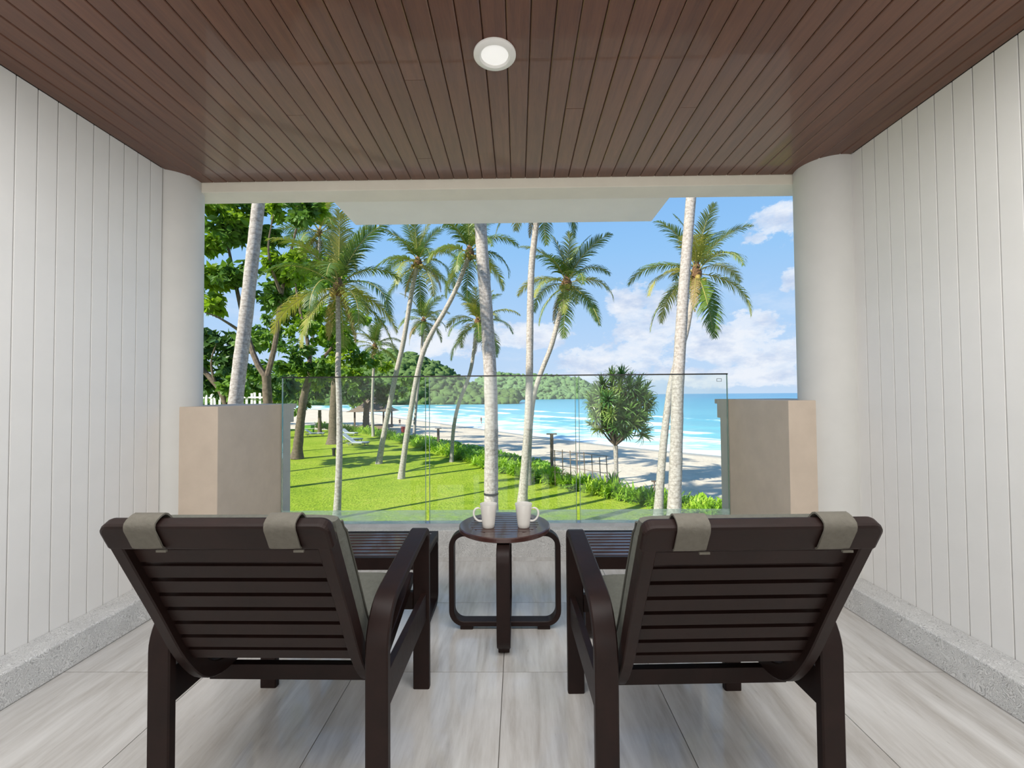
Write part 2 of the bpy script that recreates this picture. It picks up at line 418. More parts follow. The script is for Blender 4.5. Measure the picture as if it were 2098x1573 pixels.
# floor: a screed carrying 60 x 60 cm tiles
fl = MB(); fl.box(WL - .1, WR + .1, YB, YC + .02, -.12, -.006); floor = tag(fl.build('floor', M_grout), kind='structure')
tile = MB(); tile.box(-.2985, .2985, -.2985, .2985, -.006, 0); tme = tile.mesh('floor_tile', M_floor)
for j in range(-7, 3):
    for i in range(-4, 4):
        x = -.068 + .6 * i + .3; y = 1.822 + .6 * j + .3
        if y - .3 > YC: continue
        x0, x1 = max(x - .2985, WL + .10), min(x + .2985, WR - .10); y0, y1 = y - .2985, min(y + .2985, YC)
        if x1 - x0 < .03: continue
        if x1 - x0 > .59 and y1 - y0 > .59: link('floor_tile', tme, floor, (x, y, 0))
        else:
            b = MB(); b.box(x0 - x, x1 - x, y0 - y, y1 - y, -.006, 0); o = b.build('floor_tile', M_floor, floor); o.location = (x, y, 0)
# ceiling: backing slab with boards
cb = MB(); cb.box(WL - .05, WR + .05, YB, YF, HC + .012, HC + .25); ceiling = tag(cb.build('ceiling', M_joint), kind='structure')
pw = .0857; nb = int((WR - WL) / pw) + 1
rs = random.Random(3)
breaks = {}
for px, py in ((590, 237), (1169, 223), (1408, 221), (835, 165), (880, 325)):
    g = ground(px, py, HC); breaks.setdefault(int((g.x - WL) / pw), []).append(g.y)
for i in range(nb):
    x0 = WL + i * pw; x1 = min(x0 + pw, WR)
    if x1 - x0 < .01: continue
    ys = sorted([YB + rs.uniform(.3, 2.2)] + breaks.get(i, [])) + [YF - .004]
    y = YB
    for y2 in ys:
        b = MB(); c = .0035; a0, a1 = x0 + .0012 - x0, x1 - .0012 - x0; zt = HC + .012
        n = len(b.v)
        dz = rs.uniform(0, .0008)
        prof = [(a0, zt), (a0, HC + c), (a0 + c, HC + dz), (a1 - c, HC + dz), (a1, HC + c), (a1, zt)]
        b.v = [(p[0], 0, p[1]) for p in prof] + [(p[0], y2 - y - .0015, p[1]) for p in prof]
        b.f = [tuple(range(6)), tuple(reversed(range(6, 12)))] + [(k, (k + 1) % 6, (k + 1) % 6 + 6, k + 6) for k in range(6)]
        o = b.build('ceiling_board', M_ceil, ceiling); o.location = (x0, y, 0)
        y = y2
# side walls: vertical boards on a solid wall
def board_wall(name, xw, sgn, yend):
    b = MB(); b.box(min(xw, xw + sgn * .3) + (0 if sgn > 0 else 0), max(xw, xw + sgn * .3), YB, yend, -.1, HC + .02)
    for i in range(len(b.v)):
        v = b.v[i]
        if abs(v[0] - xw) < 1e-6: b.v[i] = (xw + sgn * .012, v[1], v[2])
    root = tag(b.build(name, M_joint2), kind='structure')
    p = MB(); c = .0008; bw = .0815; w0 = bw - .0045
    pr = [(0, 0), (0, .012 - c), (c, .012), (w0 - c, .012), (w0, .012 - c), (w0, 0)]
    for z in (.09, HC - .001): p.v += [(xw + sgn * (.012 - q[1]), q[0], z) for q in pr]
    p.f = [tuple(range(6)), tuple(reversed(range(6, 12)))] + [(k, (k + 1) % 6, (k + 1) % 6 + 6, k + 6) for k in range(6)]
    me = p.mesh('wall_board', M_wall)
    y = yend - bw
    while y > YB - .05:
        link('wall_board', me, root, (0, y, 0)); y -= bw
    return root
board_wall('wall_left', WL, -1, YL)
board_wall('wall_right', WR, 1, YR)
b = MB(); b.box(WL - .3, WR + .3, YB - .2, YB, -.12, HC + .25); tag(b.build('wall_back', M_wall), kind='structure')
# stone plinths along the walls
for nm, xa, xb, ye in (('baseboard_left', WL - .0, WL + .136, YL), ('baseboard_right', WR - .137, WR, YR)):
    b = MB(); b.box(xa, xb, YB, 2.5, .0, .13); o = b.build(nm, M_stone, bevel=.006); tag(o, kind='structure')
# round columns
for nm, cx, cy_, r in (('trim_1', -2.058, 2.61, .155), ('trim_2', 1.795, 2.57, .160)):
    b = MB(); b.lathe([(0, 0), (r, 0), (r, HC + .2), (0, HC + .2)], (cx, cy_, 0), 64); o = b.build(nm, M_col, smooth=True); tag(o, kind='structure')
# fascia beam and outer canopy slab
b = MB(); b.box(-2.2, 2.1, YF, YF + .16, 2.36, 2.75); tag(b.build('trim_3', M_beam, bevel=.003), kind='structure')
b = MB(); b.box(-1.27, 1.06, YF + .1, 3.46, 2.47, 2.66); tag(b.build('trim_4', M_soffit, bevel=.006), kind='structure')
# the storey around the balcony: side walls, slab edge, lower wall, roof over
b = MB(); b.box(-9, WL - .2, -8, 2.3, -3.3, 3.6); b.box(WR + .2, 9, -8, 2.25, -3.3, 3.6); b.box(-2.3, 2.1, -8, YB - .2, -3.3, 3.6); b.box(-2.3, 2.1, -8, 2.2, HC + .25, 3.6)
tag(b.build('facade', M_wall), kind='structure')
b = MB(); b.box(-2.2, 2.05, 0, 3.34, -3.3, -.12); tag(b.build('lower_facade', M_taupe), kind='structure')
# curb under the railing
b = MB(); b.box(-1.714, 1.506, YC, 3.34, -.12, .185); tag(b.build('trim_5', M_stone, bevel=.006), kind='structure')
# pier walls at both ends of the railing, with a moulded outer cap
for nm, xi, xo, ztop, sg in (('pier_left', -1.714, -2.2, 1.067, -1), ('pier_right', 1.506, 2.05, 1.077, 1)):
    b = MB(); y0 = 2.515 if sg < 0 else 2.49
    b.box(min(xi, xo), max(xi, xo), y0, 3.33, -.12, ztop)
    b.box(min(xi, xo), max(xi, xo), 3.33, 3.38, ztop - .14, ztop); b.box(min(xi, xo), max(xi, xo), 3.38, 3.42, ztop - .035, ztop)
    tag(b.build(nm, M_taupe, bevel=.004), kind='structure')

# ------------------------------------------------------------------ glass railing
YG = 3.2
rail = tag(empty('glass_railing', (0, YG, .185)), 'frameless three-panel glass railing on the stone curb facing the sea', 'railing')
edges = [(-1.710, -.665), (-.641, .416), (.438, 1.503)]
for i, (a, c) in enumerate(edges):
    b = MB(); b.box(a + .004, c - .004, -.006, .006, 0.0, 1.069); g = b.build('glass_panel', M_glass, rail)
    for q in (a, c - .004): e = MB(); e.box(q, q + .004, -.006, .006, 0, 1.069); e.build('glass_edge', M_gedge, g)
    f = MB(); f.box(a + .006, c - .006, -.0085, -.0065, .0, .115); f.build('painted_reflection', M_refl, g)  # whitish layer painted in for the reflection along the glass foot
b = MB(); b.box(-1.712, 1.505, -.008, .008, 1.069, 1.078); b.build('cap_rail', M_black, rail)
b = MB(); b.box(-1.70, 1.49, -.03, -.012, -.0, .022); b.build('base_channel', plain('brushed_alu', lin(178, 182, 186), .35), rail)
b = MB()
for q in ((1.425, 1.46, 1.038, 1.041), (1.425, 1.46, 1.019, 1.022), (1.425, 1.428, 1.022, 1.038), (1.457, 1.46, 1.022, 1.038)): b.box(q[0], q[1], -.0075, -.0065, q[2], q[3])
b.build('etched_stamp', M_frame, rail)

# ------------------------------------------------------------------ ceiling downlight
dl = tag(empty('ceiling_downlight', (-.077, 1.657, HC)), 'round white recessed downlight in the middle of the wooden ceiling', 'lamp')
b = MB(); b.lathe([(.0805, .0), (.0805, -.006), (.076, -.010), (.058, -.012), (.052, -.006), (.052, .0)], n=48); b.build('trim_ring', M_white, dl, True)
b = MB(); b.lathe([(0, -.007), (.03, -.0065), (.052, -.004)], n=40); b.build('diffuser', M_diff, dl, True)

# ------------------------------------------------------------------ lounge chairs
def make_chair():
    root = empty('lounge_chair')
    # bent side frames: rear leg, arm and front leg in one band
    path = [(.015, 0), (.015, .2), (.015, .43)] + arc(.135, .43, .12, 180, 97, 10)
    path = path[:-1] + [(.125, .551), (.3, .578), (.485, .603)] + arc(.495, .563, .04, 88, 0, 6) + [(.535, .4), (.535, .2), (.535, 0)]
    for s in (-1, 1):
        a, c = sorted((s * .3275, s * .2655))
        b = MB(); b.strip(path, .028, a, c, bev=.004); b.build('arm_frame', M_dark, root, True)
        b = MB(); a, c = sorted((s * .318, s * .297)); b.box(a, c, .025, .525, .262, .362); b.build('side_stretcher', M_dark, root, bevel=.002)
    prof = smooth_path([(-.195, .835), (-.15, .75), (-.05, .565), (.005, .455), (.05, .385), (.10, .325), (.165, .300), (.25, .305), (.40, .350), (.57, .405)], 46)
    P = [Vector((p[0], p[1])) for p in [(q.x, q.y) for q in [Vector((a[0], a[1], 0)) for a in [(v[0], v[1]) for v in prof]]]]
    for s in (-1, 1):
        a, c = sorted((s * .256, s * .225)); b = MB(); b.strip([(p.x, p.y) for p in P[2:]], .044, a, c, bev=.003); b.build('side_rail', M_dark, root, True)
    def on(s_, off=0):                      # a point at arc length s_ of the rail, off = towards the sitter
        L = 0
        for i in range(len(P) - 1):
            d = (P[i + 1] - P[i]).length
            if L + d >= s_:
                t = (P[i + 1] - P[i]) / d; n = Vector((-t.y, t.x)); n = n if n.x > 0 or n.y > 0 else -n
                return P[i] + t * (s_ - L) + n * off, t, n
            L += d
        return P[-1], Vector((1, 0)), Vector((0, 1))
    # top rail, its upper corners rounded
    q0, t0, n0 = on(.0); q1, _, _ = on(.074)
    hw = .262; r = .026; zt_, zb_ = -.012, .062
    ol = [(-hw, zb_)] + [(-hw + r - r * math.cos(a), zt_ + r - r * math.sin(a)) for a in [PI / 2 * k / 6 for k in range(7)]] + [(hw - r + r * math.sin(a), zt_ + r - r * math.cos(a)) for a in [PI / 2 * k / 6 for k in range(7)]] + [(hw, zb_)]
    b = MB(); nq = len(ol)
    for off in (-.0225, .010):
        for (x, s_) in ol:
            p = q0 + t0 * s_ + n0 * off; b.v.append((x, p.x, p.y))
    b.f = [tuple(range(nq)), tuple(reversed(range(nq, 2 * nq)))] + [(k, (k + 1) % nq, (k + 1) % nq + nq, k + nq) for k in range(nq)]
    b.build('top_rail', M_dark, root, False, .008)
    s0 = .100
    for k in range(8):
        q, t, n = on(s0 + k * .0535, .004)
        b = MB(); b.strip([tuple(q - t * .020), tuple(q + t * .020)], .014, -.229, .229, bev=.003); b.build('slat', M_dark, root)
    for k in range(5):
        q, t, n = on(.72 + k * .056, .012)
        b = MB(); b.strip([tuple(q - t * .018), tuple(q + t * .018)], .013, -.229, .229, bev=.003); b.build('seat_slat', M_dark, root)
    b = MB(); b.box(-.30, .30, .205, .232, .233, .280); b.build('rear_cross_rail', M_dark, root, bevel=.002)
    b = MB(); b.box(-.266, .266, .522, .546, .30, .365); b.build('front_cross_rail', M_dark, root, bevel=.002)
    # cushions
    def pad(s1, s2, off, th, hw, name):
        N = 26; rings = []; b = MB(); M = 20
        for i in range(N):
            u = i / (N - 1); e = min(u, 1 - u) * (N - 1)
            f = min(1, .35 + e * .33) if e < 2 else 1
            q, t, n = on(s1 + (s2 - s1) * u, off + th / 2)
            for j in range(M):
                a = 2 * PI * j / M; c_, s_ = math.cos(a), math.sin(a)
                x = hw * (1 if c_ > 0 else -1) * abs(c_) ** .28; h = th / 2 * f * (1 if s_ > 0 else -1) * abs(s_) ** .55
                pp = q + n * h; b.v.append((x * (1 - .012 * (1 - f)), pp.x, pp.y))
        for i in range(N - 1):
            for j in range(M): b.f.append((i * M + j, i * M + (j + 1) % M, (i + 1) * M + (j + 1) % M, (i + 1) * M + j))
        b.f.append(tuple(range(M))); b.f.append(tuple((N - 1) * M + j for j in range(M)))
        o = b.build(name, M_cush, root, True)
        for s_ in (-1, 1):
            pb = MB(); pts = []
            for i in range(1, N - 1):
                q, t, n = on(s1 + (s2 - s1) * i / (N - 1), off + th * (.82 if 2 < i < N - 3 else .7)); pts.append((s_ * (hw - .003), q.x, q.y))
            pb.tube(pts, .0035, 6); pb.build('piping', M_pipe, o, True)
        return o
    pad(.05, .60, .024, .085, .243, 'back_cushion')
    pad(.64, 1.0, .024, .085, .243, 'seat_cushion')
    for xc in (-.157, .157):
        b = MB(); e = .0275
        top = q0 - t0 * .017
        lp = [tuple(q0 + t0 * .06 + n0 * .03), tuple(q0 + n0 * .022), tuple(top + n0 * .016), tuple(top - t0 * .004 + n0 * .004), tuple(top - t0 * .003 - n0 * .020), tuple(top + t0 * .010 - n0 * .0275), tuple(q0 - n0 * e), tuple(q0 + t0 * .03 - n0 * e), tuple(q0 + t0 * .046 - n0 * (e + .001)), tuple(q0 + t0 * .052 - n0 * (e - .004))]
        lp = [(v.x, v.y) for v in smooth_path([(a[0], a[1], 0) for a in lp], 24, 2)]
        b.strip(lp, .004, xc - .035, xc + .035); st = b.build('cushion_strap', M_strap, root, True)
        b = MB(); p = q0 + t0 * .052 - n0 * (e + .002); b.box(xc + .02, xc + .043, p.x - .004, p.x + .001, p.y - .004, p.y + .001); b.build('strap_tail', M_strap, st)
    return root
ch = make_chair(); ch.location = (-.680, 1.198, 0); ch.rotation_euler = (0, 0, R(-.6))
tag(ch, 'dark wooden reclining lounge chair left of the round table, grey canvas cushion', 'chair', 'lounge chairs facing the sea')
ch2 = copy_tree(ch); ch2.location = (.522, 1.178, 0); ch2.rotation_euler = (0, 0, R(1.6))
tag(ch2, 'dark wooden reclining lounge chair right of the round table, grey canvas cushion', 'chair', 'lounge chairs facing the sea')

# footstools
def make_stool():
    root = empty('slatted_footstool')
    hw = .26; d = .40; zt = .38
    for s in (-1, 1):
        r = .05
        loop = [(d / 2, .08)] + [] 
        y0, y1, z0, z1 = -d / 2 + .011, d / 2 - .011, .011, zt - .03
        loop = arc(y1 - r, z1 - r, r, 0, 90, 6) + arc(y0 + r, z1 - r, r, 90, 180, 6) + arc(y0 + r, z0 + r, r, 180, 270, 6) + arc(y1 - r, z0 + r, r, 270, 360, 6)
        a, c = sorted((s * hw, s * (hw - .045))); b = MB(); b.strip(loop, .022, a, c, closed=True, bev=.003); b.build('loop_leg', M_dark, root, True)
    b = MB(); b.box(-hw, hw, -d / 2, -d / 2 + .022, zt - .055, zt); b.box(-hw, hw, d / 2 - .022, d / 2, zt - .055, zt)
    b.box(-hw, -hw + .03, -d / 2 + .02, d / 2 - .02, zt - .04, zt); b.box(hw - .03, hw, -d / 2 + .02, d / 2 - .02, zt - .04, zt)
    b.build('frame', M_dark, root)
    for k in range(8):
        y = -d / 2 + .022 + .0235 + k * .0445; b = MB(); b.box(-hw + .028, hw - .028, y - .0145, y + .0145, zt - .014, zt - .001); b.build('slat', M_darktop, root, bevel=.002)
    return root
st = make_stool(); st.location = (-.70, 2.24, 0)
tag(st, 'dark slatted wooden footstool in front of the left lounge chair', 'footstool', 'slatted footstools')
st2 = copy_tree(st); st2.location = (.56, 2.24, 0)
tag(st2, 'dark slatted wooden footstool in front of the right lounge chair', 'footstool', 'slatted footstools')

# round side table
tb = tag(empty('round_side_table', (-.069, 2.17, 0)), 'small round dark wooden table on crossed looped legs between the chairs', 'table')
zt = .4945; rt = .22
b = MB(); b.lathe([(0.0, -.026), (rt - .012, -.026), (rt, -.020), (rt, -.004), (rt - .004, 0), (.165, 0), (.165, -.004), (0, -.004)], (0, 0, zt), 72); b.build('tabletop', M_darktop, tb, True)
for k in range(9):
    y = -.145 + k * .0362; hw = math.sqrt(max(0, .170 ** 2 - y * y)); b = MB(); b.box(-hw + .003, hw - .003, y - .0150, y + .0150, zt - .004, zt + .0005); b.build('top_slat', M_darktop, tb, bevel=.0015)
def loopf(hw, z0, z1, r): return arc(hw - r, z1 - r, r, 0, 90, 8) + arc(-hw + r, z1 - r, r, 90, 180, 8) + arc(-hw + r, z0 + r, r, 180, 270, 8) + arc(hw - r, z0 + r, r, 270, 360, 8)
for k in range(2):
    zz = (.028, zt - .040 - .0) if k == 0 else (.028, zt - .040)
    b = MB(); b.strip(loopf(.256, zz[0], zz[1], .062), .024, -.029, .029, closed=True, bev=.003)
    if k == 0: b.v = [(-v[1], v[0], v[2]) for v in b.v]
    o = b.build('loop_leg', M_dark, tb, True)
    for s in (-1, 1):
        f = MB(); f.box(s * .185 - .03, s * .185 + .03, -.024, .024, 0, .017)
        if k == 1: f.v = [(-v[1], v[0], v[2]) for v in f.v]
        f.build('foot', M_dark, o, bevel=.002)
# mugs
def make_mug():
    root = empty('mug')
    b = MB(); b.lathe([(0, .0), (.025, 0), (.028, .003), (.0305, .02), (.036, .075), (.0405, .109), (.0405, .111), (.0385, .111), (.0375, .105), (.034, .07), (.028, .012), (0, .008)], n=40); b.build('cup', M_mug, root, True)
    b = MB(); pts = smooth_path([(.036, 0, .088), (.052, 0, .094), (.068, 0, .084), (.071, 0, .062), (.062, 0, .042), (.046, 0, .030), (.030, 0, .031)], 22, 2); b.tube(pts, .0033, 8, flat=1.4); b.build('handle', M_mug, root, True)
    return root
mg = make_mug(); p = at(1001, 1075, 2.115); mg.location = (p.x, p.y, zt + .0005); mg.rotation_euler = (0, 0, R(188))
tag(mg, 'white ceramic mug on the left of the round table, handle pointing left', 'mug', 'mugs on the round table')
m2 = copy_tree(mg); p = at(1073, 1075, 2.115); m2.location = (p.x, p.y, zt + .0005); m2.rotation_euler = (0, 0, R(-8))
tag(m2, 'white ceramic mug on the right of the round table, handle pointing right', 'mug', 'mugs on the round table')

# ------------------------------------------------------------------ the grounds
LZ = -3.2; SEA = -4.55
HEDGE = [(-36, 66), (-21, 56), (-13, 45), (-7.3, 36), (-1.5, 26.2), (1.1, 22.4), (3.1, 19.7), (5.2, 17.2), (6.9, 15.2), (9.2, 12.2), (13, 7), (17, 0)]
SHORE = [(-150, 240), (-90, 200), (-50, 150), (-32, 116), (-19, 96), (-4, 71), (7.5, 53), (13, 46), (18, 41), (25, 33), (36, 18), (52, 0)]
def poly(path, n): return [Vector((p.x, p.y)) for p in smooth_path([(a, b_, 0) for a, b_ in path], n, 3)]
HP = poly(HEDGE, 90); SP = poly(SHORE, 90)
def grid_obj(name, rows, m, kind=None, attrs=None, smooth=True):
    nr, nc = len(rows), len(rows[0]); me = bpy.data.meshes.new(name)
    me.from_pydata([p for r in rows for p in r], [], [(i * nc + j, i * nc + j + 1, (i + 1) * nc + j + 1, (i + 1) * nc + j) for i in range(nr - 1) for j in range(nc - 1)])
    me.materials.append(m)
    if smooth: me.polygons.foreach_set('use_smooth', [True] * len(me.polygons))
    for k, vals in (attrs or {}).items():
        a = me.attributes.new(k, 'FLOAT', 'POINT'); a.data.foreach_set('value', vals)
    bm = bmesh.new(); bm.from_mesh(me); bmesh.ops.recalc_face_normals(bm, faces=bm.faces)
    if sum(f.normal.z for f in bm.faces) < 0: bmesh.ops.reverse_faces(bm, faces=bm.faces)
    bm.to_mesh(me); bm.free()
    o = bpy.data.objects.new(name, me); COL.objects.link(o)
    if kind: o['kind'] = kind
    return o
# lawn, from the hedge to the far left, ending 58 m out
rows = []
for h in HP:
    row = []
    for k in range(70):
        u = k / 69; x = h.x - u * u * 70 * 1.0 - u * 4; y = h.y if h.y < 56 else 56 + (h.y - 56) * .4
        row.append((x, y, LZ + .07 * noise.noise(Vector((x * .12, y * .12, 0))) + (.12 * noise.noise(Vector((x * .05, y * .05, 3))) if y > 10 else 0)))
    rows.append(row)
grid_obj('lawn', rows, M_lawn, 'structure')
def sand_z(u): return LZ - .25 - 1.1 * u if u < 1 else LZ - 1.35 - (u - 1) * 6
rows = []; wet = []
for h, s_ in zip(HP, SP):
    row = []
    for k in range(-8, 61):
        if k < 0: x, y, z = h.x + k * 12, h.y, LZ - .2; wt = 0
        else:
            u = k / 50; q = h.lerp(s_, u); x, y = q.x, q.y
            z = sand_z(u) + (.10 * noise.noise(Vector((x * .22, y * .22, 5))) + .05 * noise.noise(Vector((x * .7, y * .7, 9)))) * min(1, max(0, (1.0 - u) * 5)); wt = max(0, min(1, (u - .90) / .06))
        row.append((x, y, z)); wet.append(wt)
    rows.append(row)
grid_obj('beach', rows, M_sand, 'structure', {'wet': wet})
def sand_at(x, y):
    best = min(range(len(HP)), key=lambda i: abs((Vector((x, y)) - HP[i]).cross((SP[i] - HP[i]).normalized())) + (0 if (Vector((x, y)) - HP[i]).dot(SP[i] - HP[i]) > -50 else 99))
    d = SP[best] - HP[best]; u = (Vector((x, y)) - HP[best]).dot(d) / d.length_squared
    return sand_z(max(0, min(1, u)))
def on_sand(px, py, z=-3.6):
    for _ in range(6): g = ground(px, py, z); z = sand_at(g.x, g.y)
    return Vector((g.x, g.y, z))
# sea
dist = [-4, -2.5, -1, 0, .8, 1.6, 2.4] + [3.2 + i * .62 for i in range(100)] + [65 * 1.09 ** i for i in range(1, 52)]
SPd = poly(SHORE, 300)
rows = []; foam = []; dd = []
for i, s_ in enumerate(SPd):
    tg = (SPd[min(i + 1, 299)] - SPd[max(i - 1, 0)]).normalized(); nn = Vector((-tg.y, tg.x)); nn = nn if nn.x > 0 else -nn
    if nn.y < 0: nn = -nn
    al = i / 299
    nn = nn.lerp(Vector((.45, .9)), .35).normalized()
    row = []
    for d in dist:
        x, y = s_.x + nn.x * d, s_.y + nn.y * d
        wob = 5 * noise.noise(Vector((x * .03, y * .03, 1)))
        f = 0; z = SEA
        for (c, wd, am, seed) in ((1.5, 2.2, 1.0, 2), (9, 1.3, .9, 7), (19, 1.4, .95, 13), (33, 1.7, 1.0, 21), (52, 1.8, .85, 31), (78, 2.2, .6, 42)):
            e = (d - c - wob * min(1, d / 12)) / wd
            ln = noise.noise(Vector((al * 26, seed, 0)))
            amp = max(0, min(1, .62 + ln * 1.5)) if c > 3 else .8
            if abs(e) < 4:
                sh = math.exp(-(e * e if e > 0 else e * e * .35)); f = max(f, am * amp * sh * (1.1 if e < 0 else 1))
                if c > 3: z += .40 * am * math.exp(-e * e * .8) * (.35 + .65 * amp)
        if d < 16: f = max(f, .52 + .25 * noise.noise(Vector((x * .35, y * .35, 4))))
        elif d < 34: f = max(f, .32 + .35 * noise.noise(Vector((x * .2, y * .2, 4))))
        z += .06 * noise.noise(Vector((x * .25, y * .4, 0))) * min(1, max(0, d / 4))
        row.append((x, y, z)); foam.append(f); dd.append(min(1, math.log(1 + max(0, d) / 14) / math.log(1 + 900 / 14)))
    rows.append(row)
grid_obj('sea', rows, M_sea, 'structure', {'foam': foam, 'dist': dd})
far = MB(); far.add([(-6000, 150, SEA - .3), (8000, 150, SEA - .3), (8000, 8000, SEA - .3), (-6000, 8000, SEA - .3), (30, 20, SEA - .3), (8000, -2000, SEA - .3)], [(0, 1, 2, 3), (4, 5, 1)])
fo = far.build('open_sea', M_sea); fo['kind'] = 'structure'
for k, v in (('foam', 0.0), ('dist', 1.0)):
    a = fo.data.attributes.new(k, 'FLOAT', 'POINT'); a.data.foreach_set('value', [v] * len(fo.data.vertices))
def np_mesh(name, V, F, m):
    me = bpy.data.meshes.new(name); me.vertices.add(len(V)); me.vertices.foreach_set('co', V.astype(np.float32).ravel())
    me.loops.add(F.size); me.loops.foreach_set('vertex_index', F.astype(np.int32).ravel())
    me.polygons.add(len(F)); me.polygons.foreach_set('loop_start', np.arange(0, F.size, F.shape[1], dtype=np.int32))
    me.materials.append(m); me.update(calc_edges=True); me.validate(); return me
# wooded headlands
def headland(name, prof, Y, depth, m, bump, count=1500, n=260, nd=40):
    xs = [p[0] for p in prof]
    rows = []
    for i in range(n):
        px = xs[0] + (xs[-1] - xs[0]) * i / (n - 1)
        k = 0
        while k < len(prof) - 2 and prof[k + 1][0] < px: k += 1
        u = (px - prof[k][0]) / (prof[k + 1][0] - prof[k][0]); py = prof[k][1] * (1 - u) + prof[k + 1][1] * u
        top = at(px, min(806, py + 11), Y); hgt = max(0, top.z - SEA)
        row = []
        for j in range(nd):
            v = j / (nd - 1); y = Y - depth * .5 + depth * v; s_ = math.sin(PI * v) ** .8 if 0 < v < 1 else 0
            x = top.x * (y / Y) ** .5
            z = SEA - 1 + (hgt + 1) * s_
            if v > 0 and hgt > 1:
                q = Vector((x, y, z * 1.2)) / bump
                z += bump * .5 * (abs(noise.noise(q)) * 1.6 - .35) + bump * .35 * noise.noise(q * 2.7); y += bump * .6 * noise.noise(q * 2 + Vector((9, 3, 1)))
            row.append((x, y, z))
        rows.append(row)
    hill = grid_obj(name, rows, m, 'structure', smooth=False)
    bm = bmesh.new(); bmesh.ops.create_icosphere(bm, subdivisions=2, radius=1.05); bv = np.array([v.co[:] for v in bm.verts]); bf = np.array([[v.index for v in f.verts] for f in bm.faces]); bm.free()
    g = np.random.default_rng(int(Y)); Vs = []; Fs = []; k = 0
    for _ in range(count):
        i = g.integers(0, n); j = g.integers(0, int(nd * .62)); p = rows[i][j]
        if p[2] < SEA + .5: continue
        r = bump * g.uniform(.28, .62); sc = np.array([r, r, r * g.uniform(.6, .9)])
        jit = bv * (1 + .30 * g.normal(size=(len(bv), 1)))
        Vs.append(jit * sc + np.array(p) + np.array([g.normal() * 2, 0, -r * .25])); Fs.append(bf + k); k += len(bv)
    co = bpy.data.objects.new('forest_canopy', np_mesh('forest_canopy', np.concatenate(Vs), np.concatenate(Fs), m)); COL.objects.link(co); co.parent = hill; co['kind'] = 'stuff'
    return hill
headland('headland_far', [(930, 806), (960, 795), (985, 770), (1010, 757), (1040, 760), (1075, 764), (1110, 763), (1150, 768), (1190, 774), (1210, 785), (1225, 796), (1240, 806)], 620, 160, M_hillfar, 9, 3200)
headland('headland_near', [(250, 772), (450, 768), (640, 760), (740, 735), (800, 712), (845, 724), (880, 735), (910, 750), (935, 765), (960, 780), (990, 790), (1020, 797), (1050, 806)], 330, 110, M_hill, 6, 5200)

b = MB(); b.box(-14, 14, 3.34, 9.4, LZ - .1, LZ + .16); tag(b.build('bounce_slab', plain('pale_bounce', lin(206, 200, 190), .8), bevel=.01), kind='structure')  # unseen pale slab, added to bounce neutral light up at the balcony
b = MB(); b.box(-16, 7.2, 9.4, 14.3, LZ - .1, LZ + .13); tag(b.build('bounce_bed', plain('pale_bounce_rough', lin(196, 186, 170), .95, .2, 40, .2, .5)), kind='structure')  # unseen pale ground, added in place of grass for a less green bounce
# ------------------------------------------------------------------ palms
def frond_mesh(name, elev, length, droop, seed, m, leaf=.64, hang=.5, pairs=40):
    r_ = random.Random(seed); V = []; F = []; MI = []
    pts = []; p = Vector((0, 0, 0)); a = elev; n = 16
    for i in range(n + 1):
        pts.append(p.copy()); u = i / n
        p = p + Vector((math.cos(a), 0, math.sin(a))) * (length / n); a -= droop / n * (.5 + u)
    mb = MB(); mb.tube(pts, [.028 * (1 - .85 * i / n) + .003 for i in range(n + 1)], 5, flat=.6)
    nf = len(mb.f)
    for k in range(pairs):
        u = .16 + .84 * k / (pairs - 1); f = u * n; i = min(n - 1, int(f)); q = pts[i].lerp(pts[i + 1], f - i)
        t = (pts[i + 1] - pts[i]).normalized()
        L = leaf * (math.sin(PI * min(1, (.12 + u * .86)))) ** .55 * r_.uniform(.85, 1.1)
        if L < .06: L = .06
        for s in (-1, 1):
            if r_.random() < .05: continue
            fw = .35 + .75 * u
            d = (Vector((0, s, 0)) * r_.uniform(.85, 1.05) + t * fw + Vector((0, 0, r_.uniform(.05, .3)))).normalized()
            c = q.copy(); wd = .023; k0 = len(mb.v); segs = 4
            side = t
            for j in range(segs + 1):
                w_ = wd * (1, 1.15, .95, .6, .06)[j]
                mb.v.append(tuple(c - side * w_)); mb.v.append(tuple(c + side * w_))
                c = c + d * (L / segs); d = (d + Vector((0, 0, -hang * (.5 + .5 * j) * r_.uniform(.7, 1.2)))).normalized()
            for j in range(segs): mb.f.append((k0 + 2 * j, k0 + 2 * j + 1, k0 + 2 * j + 3, k0 + 2 * j + 2))
    me = bpy.data.meshes.new(name); me.from_pydata(mb.v, [], mb.f); me.materials.append(M_rachis); me.materials.append(m)
    me.polygons.foreach_set('material_index', [0] * nf + [1] * (len(mb.f) - nf)); me.update(); return me
FR = []
for i, (e, dr) in enumerate(((82, 35), (66, 60), (48, 85), (30, 95), (12, 95), (-8, 75), (-32, 50))):
    FR.append([frond_mesh('frond', R(e), 1.0 * 2.5, R(dr) * (1 + .2 * v), 10 * i + v, M_frond, hang=.38 if e < 60 else .22) for v in range(2)])
FOLD = [frond_mesh('dry_frond', R(-20), 2.4, R(75), 91, M_frond_old, leaf=.42, hang=.9, pairs=34), frond_mesh('dry_frond', R(-55), 2.0, R(35), 92, M_frond_old, leaf=.4, hang=.9, pairs=30)]
NUT = MB(); NUT.lathe([(0, -.12), (.06, -.105), (.10, -.04), (.10, .03), (.06, .1), (0, .12)], n=10); NUTM = NUT.mesh('coconut', plain('coconut_husk', lin(150, 130, 62), .6), True)
